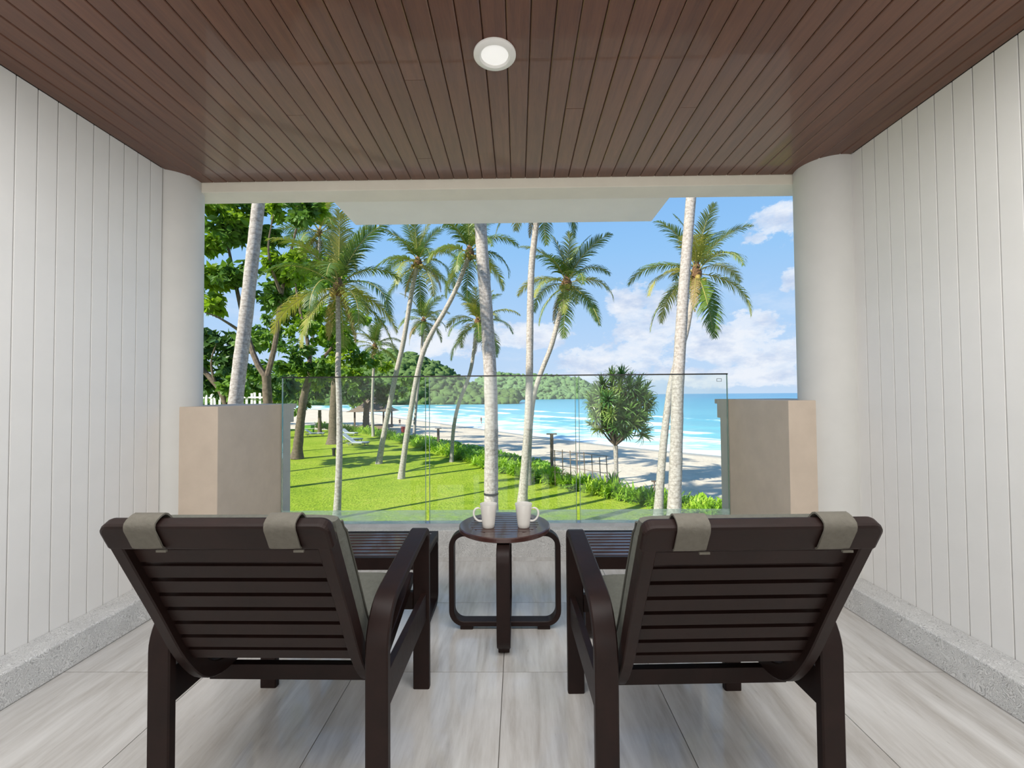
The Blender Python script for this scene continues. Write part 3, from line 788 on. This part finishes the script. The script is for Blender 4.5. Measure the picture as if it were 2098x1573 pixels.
def palm(label, pts, wpx, Y, flen, nf=20, lean=0, seed=0, spread=None, group='coconut palms on the lawn', tie=None, base_level=None):
    r_ = random.Random(seed)
    P = [at(x, y, Y) for x, y in pts]; P[0].z = base_level if base_level is not None else P[0].z
    root = empty('coconut_palm', P[0]); tag(root, label, 'palm tree', group)
    Q = smooth_path(P, 60, 3); Q = [q - P[0] for q in Q]
    w0, w1 = wpx[0] * Y / FPX / 2, wpx[1] * Y / FPX / 2
    rad = []
    for i in range(60):
        u = i / 59; r = w0 + (w1 - w0) * u; r *= 1 + .35 * math.exp(-u * 26) + .02 * math.sin(i * 2.6) + .015 * math.sin(i * 5.1); rad.append(r)
    b = MB(); Q[0].z -= .1; b.tube(Q, rad, 14); b.build('trunk', M_trunk, root, True)
    if tie:
        i = min(range(60), key=lambda k: abs((Q[k] + P[0] - at(tie[0], tie[1], Y)).z)); t = MB(); t.tube([Q[i] + Vector((0, 0, -.03)), Q[i] + Vector((0, 0, .03))], rad[i] * 1.08, 14); t.build('tie_band', M_black, root)
    top = Q[-1]
    b = MB(); k = w1 * 1.5 + .03
    b.lathe([(w1 * .8, -.35), (k * 1.15, -.1), (k * 1.25, .08), (k * .8, .3), (.03, .55)], tuple(top), 12); b.build('crown_shaft', M_husk, root, True)
    for i in range(nf):
        u = i / (nf - 1)
        lv = min(6, int(u ** 1.1 * 6.99)); me = FR[lv][r_.randrange(2)]
        az = i * 2.39996 + r_.uniform(-.25, .25)
        s = 1.14 * flen / 2.5 * r_.uniform(.88, 1.1) * (.85 if lv == 0 else 1)
        o = link('frond', me, root, (top.x, top.y, top.z + .12 - .12 * u), az, s); o.rotation_euler = (r_.uniform(-.15, .15), r_.uniform(-.1, .1), az)
    for i in range(2):
        az = r_.uniform(0, 6.28); link('dry_frond', FOLD[i], root, (top.x, top.y, top.z - .08), az, flen / 2.6)
    for i in range(6):
        az = i * 1.05 + r_.random(); link('coconut', NUTM, root, (top.x + (k + .1) * math.cos(az), top.y + (k + .1) * math.sin(az), top.z - .12 - .1 * r_.random()), az, .95)
    return root
palm('pale leaning palm trunk rising behind the left pier, crown above the beam', [(462, 1190), (470, 1010), (482, 828), (490, 760), (505, 640), (518, 520), (532, 395), (548, 250), (560, 120)], (31, 21), 10.2, 2.6, seed=1, base_level=LZ)
palm('thick pale palm trunk directly behind the left mug, black band low down', [(1007, 1120), (1006, 1000), (1007, 900), (1006, 800), (1001, 700), (994, 600), (988, 520), (984, 452), (980, 380), (972, 180)], (29, 23), 12.5, 2.5, seed=2, base_level=LZ, tie=(1005, 1003))
palm('thick pale palm trunk in front, nearest the right pier, reaching past the beam', [(1378, 1108), (1383, 1000), (1386, 900), (1388, 800), (1394, 700), (1400, 600), (1408, 500), (1416, 400), (1428, 270), (1438, 130)], (27, 17), 13, 2.4, seed=3, base_level=LZ)
palm('slender pale palm behind the right mug, crown cut off by the canopy', [(1070, 1022), (1076, 950), (1083, 850), (1085, 750), (1086, 650), (1088, 550), (1096, 480), (1103, 420), (1108, 385)], (17, 12), 18, 2.5, seed=4, base_level=LZ)
palm('palm with full star-shaped crown against open sky right of centre', [(1083, 990), (1084, 920), (1088, 850), (1095, 800), (1113, 750), (1130, 710), (1145, 650), (1157, 605), (1161, 583)], (10, 10), 21.4, 2.45, seed=5, base_level=LZ)
palm('palm with bushy upright crown partly hidden behind the thick right trunk', [(1348, 1062), (1353, 980), (1360, 900), (1367, 840), (1375, 780), (1390, 730), (1404, 690), (1412, 650), (1420, 600), (1427, 562)], (18, 9), 15.4, 2.2, seed=6, nf=18, base_level=LZ)
palm('palm whose trunk bends far right, crown touching the thick middle trunk', [(822, 965), (832, 900), (842, 840), (852, 780), (866, 720), (888, 675), (913, 635), (938, 585), (955, 540), (962, 520)], (12, 9), 23.6, 2.6, seed=7, base_level=LZ)
palm('palm leaning right with the leftmost of the two high middle crowns', [(776, 950), (788, 880), (798, 830), (810, 770), (825, 710), (835, 650), (843, 600), (851, 560), (856, 540)], (11, 9), 28.5, 3.0, seed=8, base_level=LZ)
palm('shorter palm with S-curved trunk, crown just left of the thick middle trunk', [(925, 942), (928, 880), (938, 830), (950, 800), (965, 760), (972, 710), (979, 662)], (7.5, 7), 29, 2.6, seed=9, base_level=LZ)
palm('upright palm standing alone on the near lawn at left, wide yellowish crown', [(690, 1050), (694, 980), (696, 900), (695, 820), (692, 760), (694, 700), (692, 640), (693, 590)], (14, 9), 15.9, 2.55, seed=10, nf=22, base_level=LZ)
palm('far small palm with green crown below the two high middle crowns', [(848, 888), (853, 820), (862, 740), (868, 658)], (6, 5), 46, 3.0, seed=11, base_level=LZ)
palm('far low palm in front of the broadleaf trees, trunk forked look', [(765, 893), (762, 840), (764, 780), (768, 710)], (6, 5), 47, 3.0, seed=12, base_level=LZ)
palm('palm crown with browned fronds in front of the broadleaf trees, top left', [(612, 912), (618, 850), (634, 760), (645, 650), (652, 560), (655, 478)], (7, 5), 35, 4.0, seed=13, base_level=LZ)

# ------------------------------------------------------------------ broadleaf trees
def leaf_cloud(blobs, n_per, size, seed):
    g = np.random.default_rng(seed); V = []; F = []; k = 0
    for (c, rx, ry, rz, cnt) in blobs:
        n = int(cnt * n_per)
        d = g.normal(size=(n, 3)); d /= np.linalg.norm(d, axis=1)[:, None]; r = g.random(n) ** .45
        # small clumps inside each lobe, so that sky shows between them
        nc = max(4, n // 28); cc = g.normal(size=(nc, 3)); cc /= np.linalg.norm(cc, axis=1)[:, None]; cc *= (g.random(nc) ** .4)[:, None]
        pick = g.integers(0, nc, n); pos = cc[pick] + d * r[:, None] * .24
        pos = pos * np.array([rx, ry, rz]) + np.array(c)
        L = size * g.uniform(.6, 1.35, n); a = g.normal(size=(n, 3)); a[:, 2] = a[:, 2] * .6 - .7; a /= np.linalg.norm(a, axis=1)[:, None]
        b = np.cross(a, g.normal(size=(n, 3))); b /= np.linalg.norm(b, axis=1)[:, None]; nn = np.cross(a, b)
        A = pos; Bm = pos + a * (L * .5)[:, None] - nn * (L * .06)[:, None]; C = pos + a * L[:, None]
        l1 = Bm + b * (L * .26)[:, None] + nn * (L * .08)[:, None]; l2 = Bm - b * (L * .26)[:, None] + nn * (L * .08)[:, None]
        vv = np.stack([A, l1, C, l2, Bm], 1).reshape(-1, 3); V.append(vv)
        idx = k + np.arange(n)[:, None] * 5
        F.append(np.concatenate([idx + np.array([[0, 1, 4]]), idx + np.array([[1, 2, 4]]), idx + np.array([[2, 3, 4]]), idx + np.array([[3, 0, 4]])], 0)); k += 5 * n
    return np.concatenate(V), np.concatenate(F)
def broadleaf(label, Y, trunk, wpx, branches, lobes, m, dens=1.0, size=.38, seed=0, name='broadleaf_tree', group='broadleaf trees at the left of the lawn', m2=None, base_level=LZ):
    P = [at(x, y, Y) for x, y in trunk]; P[0].z = base_level
    root = empty(name, P[0]); tag(root, label, 'tree', group); o0 = P[0].copy(); rr = random.Random(seed)
    b = MB(); n = 24; Q = [q - o0 for q in smooth_path(P, n, 2)]; w0, w1 = wpx[0] * Y / FPX / 2, wpx[1] * Y / FPX / 2
    b.tube(Q, [(w0 + (w1 - w0) * i / (n - 1)) * (1 + .5 * math.exp(-i * .7) + .05 * math.sin(i * 1.7)) for i in range(n)], 12); b.build('trunk', M_bark, root, True)
    for br in branches:
        pp = [at(x, y, Y + dy) - o0 for x, y, dy in br[1]]; n2 = 14; Q2 = smooth_path(pp, n2, 2); wr = br[0] * Y / FPX / 2
        b = MB(); b.tube(Q2, [wr * (1 - .75 * i / (n2 - 1)) for i in range(n2)], 8); b.build('branch', M_bark, root, True)
    for mi, mm in enumerate([m] + ([m2] if m2 else [])):
        bl = []
        for k, (x, y, rp) in enumerate(lobes):
            if m2 and (k % 2) != mi: continue
            r = rp * Y / FPX; c = at(x, y, Y + rr.uniform(-.6, .9) * r * 1.4) - o0
            bl.append((tuple(c), r, r * 1.1, r * .85, (rp / 40) ** 2))
        if not bl: continue
        V, F = leaf_cloud(bl, 560 * dens, size, seed * 7 + mi)
        fo = bpy.data.objects.new('foliage', np_mesh('foliage', V, F, mm)); COL.objects.link(fo); fo.parent = root; fo['kind'] = 'stuff'
    return root
broadleaf('large bright-leaved tree behind the leftmost palm trunk, forked dark trunk', 21,
          [(560, 960), (552, 880), (548, 820), (546, 770)], (20, 17),
          [(13, [(546, 775, 0), (520, 735, 0), (495, 640, .5), (470, 520, 1), (455, 430, 1)]), (12, [(547, 772, 0), (566, 700, .2), (575, 600, .4), (600, 500, .5), (618, 420, .5)]), (8, [(510, 690, 0), (450, 650, -1), (420, 640, -1.5)]), (7, [(575, 600, 0), (545, 520, -1), (560, 440, -1)])],
          [(455, 430, 48), (500, 420, 34), (440, 500, 36), (470, 470, 34), (575, 420, 34), (620, 425, 36), (655, 410, 28), (545, 480, 30), (430, 570, 34), (480, 560, 38), (590, 540, 40), (560, 600, 34), (445, 620, 26)],
          M_leafA, 1.0, .42, 1, m2=M_leafB)
broadleaf('dense tree in the middle of the broadleaf group, trunk beside the glass edge', 31,
          [(608, 928), (616, 860), (622, 810), (636, 765)], (19, 13),
          [(10, [(636, 768, 0), (632, 700, 0), (610, 620, .5), (600, 540, .5)]), (9, [(636, 768, 0), (660, 735, .5), (690, 700, .5), (720, 640, .5)])],
          [(600, 620, 46), (640, 560, 44), (560, 680, 42), (640, 660, 50), (600, 730, 40), (700, 690, 40), (660, 750, 34), (725, 655, 30), (540, 760, 36), (690, 560, 34)],
          M_leafB, 1.0, .45, 2, m2=M_leafA)
broadleaf('broad-trunked tree farther down the lawn beside the sun loungers', 40,
          [(684, 905), (684, 860), (686, 800), (690, 740)], (22, 14),
          [(9, [(690, 745, 0), (710, 690, 0), (735, 640, 0)]), (8, [(690, 750, 0), (670, 690, 0), (650, 640, 0)])],
          [(700, 740, 44), (740, 730, 34), (660, 760, 40), (730, 780, 30), (620, 770, 36), (690, 690, 36), (780, 745, 22)],
          M_leafA, 1.0, .5, 3, m2=M_leafB)
broadleaf('dark round tree at the edge of the sand beyond the hedge', 58,
          [(750, 874), (750, 850), (752, 830)], (14, 11),
          [(6, [(752, 832, 0), (735, 800, 0)]), (6, [(752, 832, 0), (775, 800, 0)])],
          [(735, 805, 26), (765, 800, 30), (790, 812, 24), (745, 780, 30), (785, 790, 22), (815, 795, 16), (720, 790, 24)],
          M_leafC, 1.3, .55, 4)
broadleaf('slanting-trunked tree low behind the left column, dark leaves', 24,
          [(492, 870), (462, 812), (432, 775), (405, 745)], (14, 9),
          [(6, [(440, 785, 0), (430, 740, 0), (445, 700, 0)])],
          [(440, 700, 40), (400, 740, 40), (470, 740, 34), (520, 700, 36), (430, 780, 30), (480, 790, 26), (580, 790, 30)],
          M_leafC, .9, .45, 5, m2=M_leafB)
broadleaf('shrubby dark undergrowth tree between the tall trunks at far left', 52,
          [(655, 880), (655, 840)], (8, 6), [],
          [(640, 800, 34), (600, 780, 34), (680, 780, 34), (560, 800, 34), (720, 800, 26), (660, 745, 30), (520, 770, 34), (480, 800, 30), (440, 790, 30), (620, 830, 20)],
          M_leafC, 1.5, .6, 8, m2=M_leafB, name='background_tree')
broadleaf('far leafy row closing the view under the tall trees', 70,
          [(560, 862), (560, 820)], (8, 6), [],
          [(420, 790, 34), (700, 800, 30), (740, 810, 26), (780, 805, 24), (820, 800, 20), (840, 780, 22), (450, 800, 30), (500, 790, 30), (560, 800, 32), (610, 795, 30), (650, 800, 26), (590, 770, 30), (520, 820, 22), (470, 820, 22)],
          M_leafB, 2.2, .7, 6, name='background_tree')

# pandanus
def pandanus():
    Y = 23.5; b0 = at(1262, 985, Y); b0.z = sand_at(b0.x, b0.y)
    root = empty('screw_pine', b0); tag(root, 'round spiky screw pine standing on the sand behind the hedge', 'tree')
    rr = random.Random(5); s = Y / FPX
    b = MB(); b.tube([(0, 0, -.1), (.02, 0, 1.0), (0, 0, 2.05)], [.13, .11, .13], 10); b.build('trunk', M_trunk, root, True)
    ros = []
    for v in range(3):
        mb = MB(); r2 = random.Random(v)
        for k in range(30):
            az = k * 2.4; el = R(84 - k * 3.6 + r2.uniform(-8, 8)); L = r2.uniform(.55, .8); d = Vector((math.cos(az) * math.cos(el), math.sin(az) * math.cos(el), math.sin(el)))
            sd = Vector((-math.sin(az), math.cos(az), 0)); c = Vector((0, 0, 0)); k0 = len(mb.v)
            for j in range(6):
                w_ = .045 * (1, 1.05, .95, .8, .5, .04)[j]; mb.v += [tuple(c - sd * w_ + Vector((0, 0, .012))), tuple(c), tuple(c + sd * w_ + Vector((0, 0, .012)))]
                c = c + d * (L / 5); d = (d + Vector((0, 0, -.10 - .09 * j))).normalized()
            for j in range(5):
                q = k0 + 3 * j; mb.f += [(q, q + 1, q + 4, q + 3), (q + 1, q + 2, q + 5, q + 4)]
        me = bpy.data.meshes.new('leaf_rosette'); me.from_pydata(mb.v, [], mb.f); me.materials.append(M_pand); me.update(); ros.append(me)
    top = Vector((0, 0, 2.05)); cen = at(1267, 838, Y) - b0
    Rx, Rz = 64 * s, 72 * s
    n = 96
    for i in range(n):
        ph = math.acos(1 - 1.72 * (i + .5) / n); az = i * 2.39996
        k = rr.uniform(.72, 1.0) if i % 4 else .45
        tip = cen + Vector((Rx * math.sin(ph) * math.cos(az), Rx * math.sin(ph) * math.sin(az), Rz * math.cos(ph))) * k
        if i % 3 == 0:
            mb = MB(); mid = top.lerp(tip, .5) + Vector((0, 0, -.12)); mb.tube(smooth_path([top, mid, tip], 8, 2), [.055 - .004 * j for j in range(8)], 6); mb.build('branch', M_bark, root, True)
        o = link('leaf_rosette', ros[i % 3], root, tip, rr.uniform(0, 6), rr.uniform(.8, 1.1))
        out = (tip - cen); out.z += .35 * Rz; q = out.normalized().to_track_quat('Z', 'Y'); o.rotation_mode = 'QUATERNION'; o.rotation_quaternion = Vector((0, 0, 1)).rotation_difference(out.normalized().lerp(Vector((0, 0, 1)), .25))
    # props and drooping offshoot at its foot
    for dx, dy in ((.28, .1), (-.22, .15), (.12, -.3)):
        mb = MB(); mb.tube([(0, 0, .75), (dx, dy, -.05)], .028, 6); mb.build('prop_root', M_stick, root)
    o = link('leaf_rosette', ros[0], root, (-.25, -.25, .1), 0, 1.1)
pandanus()

# ------------------------------------------------------------------ hedge and ground cover
def clump(seed, n, h, wd, m, name, droop=.16):
    r_ = random.Random(seed); mb = MB()
    for k in range(n):
        az = r_.uniform(0, 6.28); el = R(r_.uniform(18, 76)); L = h * r_.uniform(.6, 1.2)
        c = Vector((r_.uniform(-.28, .28), r_.uniform(-.28, .28), r_.uniform(0, .35) * h)); d = Vector((math.cos(az) * math.cos(el), math.sin(az) * math.cos(el), math.sin(el)))
        sd = Vector((-math.sin(az), math.cos(az), 0)); k0 = len(mb.v)
        for j in range(5):
            w_ = wd * (.6, 1.0, 1.0, .7, .05)[j]; mb.v += [tuple(c - sd * w_), tuple(c + sd * w_)]; c = c + d * (L / 4); d = (d + Vector((0, 0, -droop * (1 + j)))).normalized()
        for j in range(4): q = k0 + 2 * j; mb.f.append((q, q + 1, q + 3, q + 2))
    me = bpy.data.meshes.new(name); me.from_pydata(mb.v, [], mb.f); me.materials.append(m); me.update(); return me
CL = [clump(i, 120, .62, .034, M_hedge, 'leafy_clump') for i in range(4)]
hd = tag(empty('low_hedge', (1.1, 22.4, LZ)), 'low bright green strap-leaved hedge between the lawn and the beach', 'hedge')
hp = [p for p in poly(HEDGE, 400) if 10.5 < p.y < 60]
L = 0; last = None; rr = random.Random(9); cnt = 0
for p in hp:
    if last is None or (p - last).length > (.42 if p.y < 30 else .7):
        if cnt >= 290: break
        last = p
        for row in range(2 if p.y < 34 else 1):
            cnt += 1
            x = p.x + rr.uniform(-.12, .12) + row * .38; y = p.y + rr.uniform(-.1, .1) + row * .38
            link('leafy_clump', CL[rr.randrange(4)], hd, (x - 1.1, y - 22.4, -.06), rr.uniform(0, 6), rr.uniform(.75, 1.15) * (1.0 if p.y < 30 else 1.35))
print('hedge clumps', cnt)
def cover_patch(label, pts, n, m, size, name, seed, hh=.35):
    g = random.Random(seed); V = []; F = []
    for k in range(n):
        a, b_ = g.choice(pts); r = b_; t = g.uniform(0, 6.28); q = math.sqrt(g.random()) * r; x, y = a[0] + q * math.cos(t) * 1.0, a[1] + q * math.sin(t)
        h = hh * (1 - (q / r) ** 2) * g.random(); z = sand_at(x, y) + h + .02
        L = size * g.uniform(.6, 1.3); az = g.uniform(0, 6.28); el = g.uniform(-.2, .9); d = Vector((math.cos(az) * math.cos(el), math.sin(az) * math.cos(el), math.sin(el))); s_ = Vector((-math.sin(az), math.cos(az), 0)) * L * .3
        c = Vector((x, y, z)); i = len(V); V += [tuple(c), tuple(c + d * L * .5 + s_), tuple(c + d * L), tuple(c + d * L * .5 - s_)]; F.append((i, i + 1, i + 2, i + 3))
    me = bpy.data.meshes.new(name); me.from_pydata(V, [], F); me.materials.append(m); me.update(); o = link(name, me); tag(o, label, 'plants', kind='stuff'); return o
def sp_pts(L_): return [((ground(x, y, -3.45).x, ground(x, y, -3.45).y), r) for x, y, r in L_]
cover_patch('creeping green ground cover on the sand behind the middle of the hedge', sp_pts([(900, 905, 2.2), (940, 915, 2.4), (975, 920, 2.2), (1010, 930, 2.0), (1045, 940, 1.6), (1085, 945, 1.5), (1110, 958, 1.1), (860, 895, 2.0), (1020, 950, 1.2)]), 9000, M_cover, .24, 'ground_cover', 3)
cover_patch('leafy plants on the sand beyond the hedge beside the right pier', sp_pts([(1420, 1040, .9), (1450, 1045, .9), (1475, 1050, .8), (1440, 1030, .5), (1400, 1050, .7)]), 1400, M_hedge, .26, 'beach_plants', 4, .4)

# ------------------------------------------------------------------ small things on the grounds
# stick trellis and poles on the sand
p0 = on_sand(1150, 1000); tr = tag(empty('stick_trellis', p0), 'see-through trellis of thin sticks on the sand behind the hedge', 'trellis')
def stick(parent, a, b_, r, name, m=M_stick):
    mb = MB(); mb.tube([a, b_], r, 6); return mb.build(name, m, parent)
rr = random.Random(4)
tops = [(1136, 922), (1152, 921), (1168, 923), (1182, 928), (1196, 926), (1212, 932), (1228, 936), (1242, 934)]
bots = [(1138, 975), (1154, 982), (1170, 988), (1184, 990), (1200, 992), (1216, 996), (1232, 1000), (1246, 1003)]
Yt = 21
for (a, c) in zip(tops, bots):
    A = at(a[0], a[1], Yt); B = at(c[0], c[1], Yt); B.z = min(B.z, sand_at(B.x, B.y)); stick(tr, A - p0, Vector((B.x, B.y, sand_at(B.x, B.y) - .1)) - p0, .022, 'upright')
for k in range(4):
    f = .02 + k * .26
    A = at(1133, 922 + 55 * f, Yt); B = at(1246, 933 + 68 * f, Yt); stick(tr, A - p0, B - p0, .014, 'crosspiece')
def post(label, name, bx, by, topy, Y, r, arm=None, cat='post', m=M_stick):
    B = at(bx, by, Y); z = sand_at(B.x, B.y); T = at(bx, topy, Y); root = empty(name, (B.x, B.y, z)); tag(root, label, cat)
    o = stick(root, (0, 0, -.1), (0, 0, T.z - z), r, 'pole', m)
    if arm:
        h = T.z - z; mb = MB(); mb.box(-arm, arm, -.05, .05, h, h + .06); mb.build('crossarm', m, root)
    return root
post('wooden T-topped post beside the stick trellis', 'wooden_post', 1131, 966, 890, 24, .09, .28)
post('short dark post on the far sand left of the middle palm', 'beach_post', 898, 903, 878, 42, .12, .3)
post('thin dark stake in the sand near the right pier palms', 'stake', 1341, 1015, 987, 20, .03, .12)
# sun loungers on the lawn
def lounger():
    root = empty('sun_lounger')
    b = MB(); b.strip([(-.95, .32), (.35, .32), (.95, .72)], .06, -.32, .32); b.build('mattress', M_sun, root)
    b = MB(); b.box(-.32, .32, -.95, .95, .22, .27); b.build('frame', M_frame, root)
    for x in (-.28, .28):
        for y in (-.8, .7): b = MB(); b.tube([(x, y, 0), (x, y, .24)], .03, 6); b.build('leg', M_frame, root)
    return root
lg = lounger(); g = ground(733, 913, LZ); lg.location = (g.x, g.y, LZ); lg.rotation_euler = (0, 0, R(80))
tag(lg, 'pale sun lounger on the lawn just right of the near left palm trunk', 'sun lounger', 'sun loungers on the lawn')
for (x, y, a, lb) in ((716, 892, 70, 'pale sun lounger on the lawn behind the nearest lounger'), (645, 893, 100, 'pale sun lounger left of the broad-trunked tree'), (722, 905, 75, 'grey sun lounger partly hidden by the near left palm trunk')):
    c = copy_tree(lg); g = ground(x, y, LZ); c.location = (g.x, g.y, LZ); c.rotation_euler = (0, 0, R(a)); tag(c, lb, 'sun lounger', 'sun loungers on the lawn')
# thatched pavilion
g = ground(735, 880, LZ); pv = tag(empty('thatched_pavilion', (g.x, g.y + 6, LZ)), 'small open pavilion with curved thatched roof beyond the lawn', 'pavilion')
rows = []
b = MB()
prof = [(2.9, 2.15), (2.1, 2.6), (1.2, 3.3), (.5, 4.1), (.05, 4.6)]
for (r, z) in prof: b.v += [(-r, -r, z), (r, -r, z), (r, r, z), (-r, r, z)]
for i in range(len(prof) - 1):
    for j in range(4): b.f.append((i * 4 + j, i * 4 + (j + 1) % 4, i * 4 + 4 + (j + 1) % 4, i * 4 + 4 + j))
b.build('thatched_roof', M_thatch, pv)
for x in (-2, 2):
    for y in (-2, 2): b = MB(); b.box(x - .1, x + .1, y - .1, y + .1, -.3, 2.7); b.build('post', M_bark, pv)
b = MB(); b.box(-2.2, 2.2, -2.2, 2.2, -.2, .15); b.build('deck', M_stick, pv)
# tall white slatted screen seen past the left pier
fe = at(470, 850, 44); fe.z = LZ; fn = tag(empty('slatted_screen', fe), 'tall white slatted garden screen under the trees beyond the left pier', 'screen')
pk = MB(); pk.box(-.11, .11, -.03, .03, -.1, 4.9); pkm = pk.mesh('slat', M_picket)
for k in range(-7, 9):
    o = link('slat', pkm, fn, (k * .42, .05 * k, -.1 - .12 * abs(math.sin(k)))); o.rotation_euler = (0, R(-2 + (k % 3)), 0)
b = MB(); b.box(-3.1, 3.5, .05, .12, 1.2, 1.35); b.build('screen_rail', M_picket, fn)
b = MB(); b.box(-3.1, 3.5, .05, .12, 4.2, 4.35); b.build('screen_rail', M_picket, fn)
# bollard light against the near left palm, green bench, bin
g = ground(684, 934, LZ); b = MB(); b.lathe([(0, 0), (.10, 0), (.12, .45), (.16, .5), (.16, .56), (0, .6)], n=14); o = b.build('garden_lamp', M_black, None, True); o.location = (g.x, g.y, LZ); tag(o, 'small black garden spotlight beside the near left palm trunk', 'lamp')
g = ground(626, 886, LZ); bn = tag(empty('green_bench', (g.x, g.y, LZ)), 'low green wooden bench at the far end of the lawn', 'bench'); mg_ = plain('green_paint', lin(96, 150, 50), .6)
b = MB(); b.box(-1.0, 1.0, -.22, .22, .40, .46); b.build('seat', mg_, bn); b = MB(); b.box(-1.0, 1.0, .2, .25, .5, .85); b.build('backrest', mg_, bn)
for x in (-.9, .9): b = MB(); b.box(x - .04, x + .04, -.2, .22, 0, .42); b.build('leg', mg_, bn)
g = on_sand(826, 889); b = MB(); b.lathe([(0, 0), (.22, 0), (.28, .8), (.30, .84), (.27, .9), (0, .95)], n=14); o = b.build('red_bin', M_red, None, True); o.location = g; tag(o, 'small red litter bin on the sand beyond the hedge', 'bin')
# distant bathers
def person(px, py, hgt, label, seed):
    g = on_sand(px, py); s = hgt / 1.7
    jo = {'pel': (0, 0, .92), 'ch': (0, 0, 1.3), 'nk': (0, 0, 1.45), 'hd': (0, .01, 1.56), 'tp': (0, .01, 1.66), 'hl': (-.1, 0, .9), 'kl': (-.12, .08, .5), 'al': (-.12, -.02, .06), 'fl': (-.12, .13, .03), 'hr': (.1, 0, .9), 'kr': (.13, -.06, .5), 'ar': (.14, -.16, .07), 'fr': (.14, -.03, .03),
          'sl': (-.19, 0, 1.38), 'el': (-.26, .02, 1.1), 'wl': (-.25, .12, .88), 'sr': (.19, 0, 1.38), 'er': (.27, -.02, 1.1), 'wr': (.24, .1, .9)}
    ed = [('pel', 'ch'), ('ch', 'nk'), ('nk', 'hd'), ('hd', 'tp'), ('pel', 'hl'), ('hl', 'kl'), ('kl', 'al'), ('al', 'fl'), ('pel', 'hr'), ('hr', 'kr'), ('kr', 'ar'), ('ar', 'fr'), ('ch', 'sl'), ('sl', 'el'), ('el', 'wl'), ('ch', 'sr'), ('sr', 'er'), ('er', 'wr')]
    rad = {'pel': .14, 'ch': .15, 'nk': .055, 'hd': .10, 'tp': .07, 'hl': .09, 'kl': .06, 'al': .04, 'fl': .035, 'hr': .09, 'kr': .06, 'ar': .04, 'fr': .035, 'sl': .06, 'el': .042, 'wl': .03, 'sr': .06, 'er': .042, 'wr': .03}
    ks = list(jo); me = bpy.data.meshes.new('person'); me.from_pydata([tuple(c * s for c in jo[k]) for k in ks], [(ks.index(a), ks.index(b_)) for a, b_ in ed], [])
    me.materials.append(M_skin); o = bpy.data.objects.new('person', me); COL.objects.link(o); o.location = g; o.rotation_euler = (0, 0, seed)
    sk = o.modifiers.new('s', 'SKIN')
    for i, k in enumerate(ks): me.skin_vertices[0].data[i].radius = (rad[k] * s, rad[k] * s) if me.skin_vertices else (0, 0)
    return o, s
def make_person(*a):
    px, py, hgt, label, seed = a
    try: o, s = person(*a)
    except Exception as e:
        print('person', e); return
    o.modifiers.new('ss', 'SUBSURF').levels = 1
    tag(o, label, 'person')
    b = MB(); b.lathe([(.10, .62), (.15, .72), (.15, .95), (.165, 1.2), (.13, 1.36)], n=12); b.v = [tuple(c * s for c in v) for v in b.v]; b.build('swimwear', M_cloth, o, True)
make_person(819, 871, 1.15, 'distant person in dark clothes standing on the far sand', .6)
make_person(986, 868, 1.5, 'tiny dark figure standing at the edge of the surf', 2.0)
print('objects', len(bpy.data.objects), 'tris', sum(len(m.polygons) for m in bpy.data.meshes))
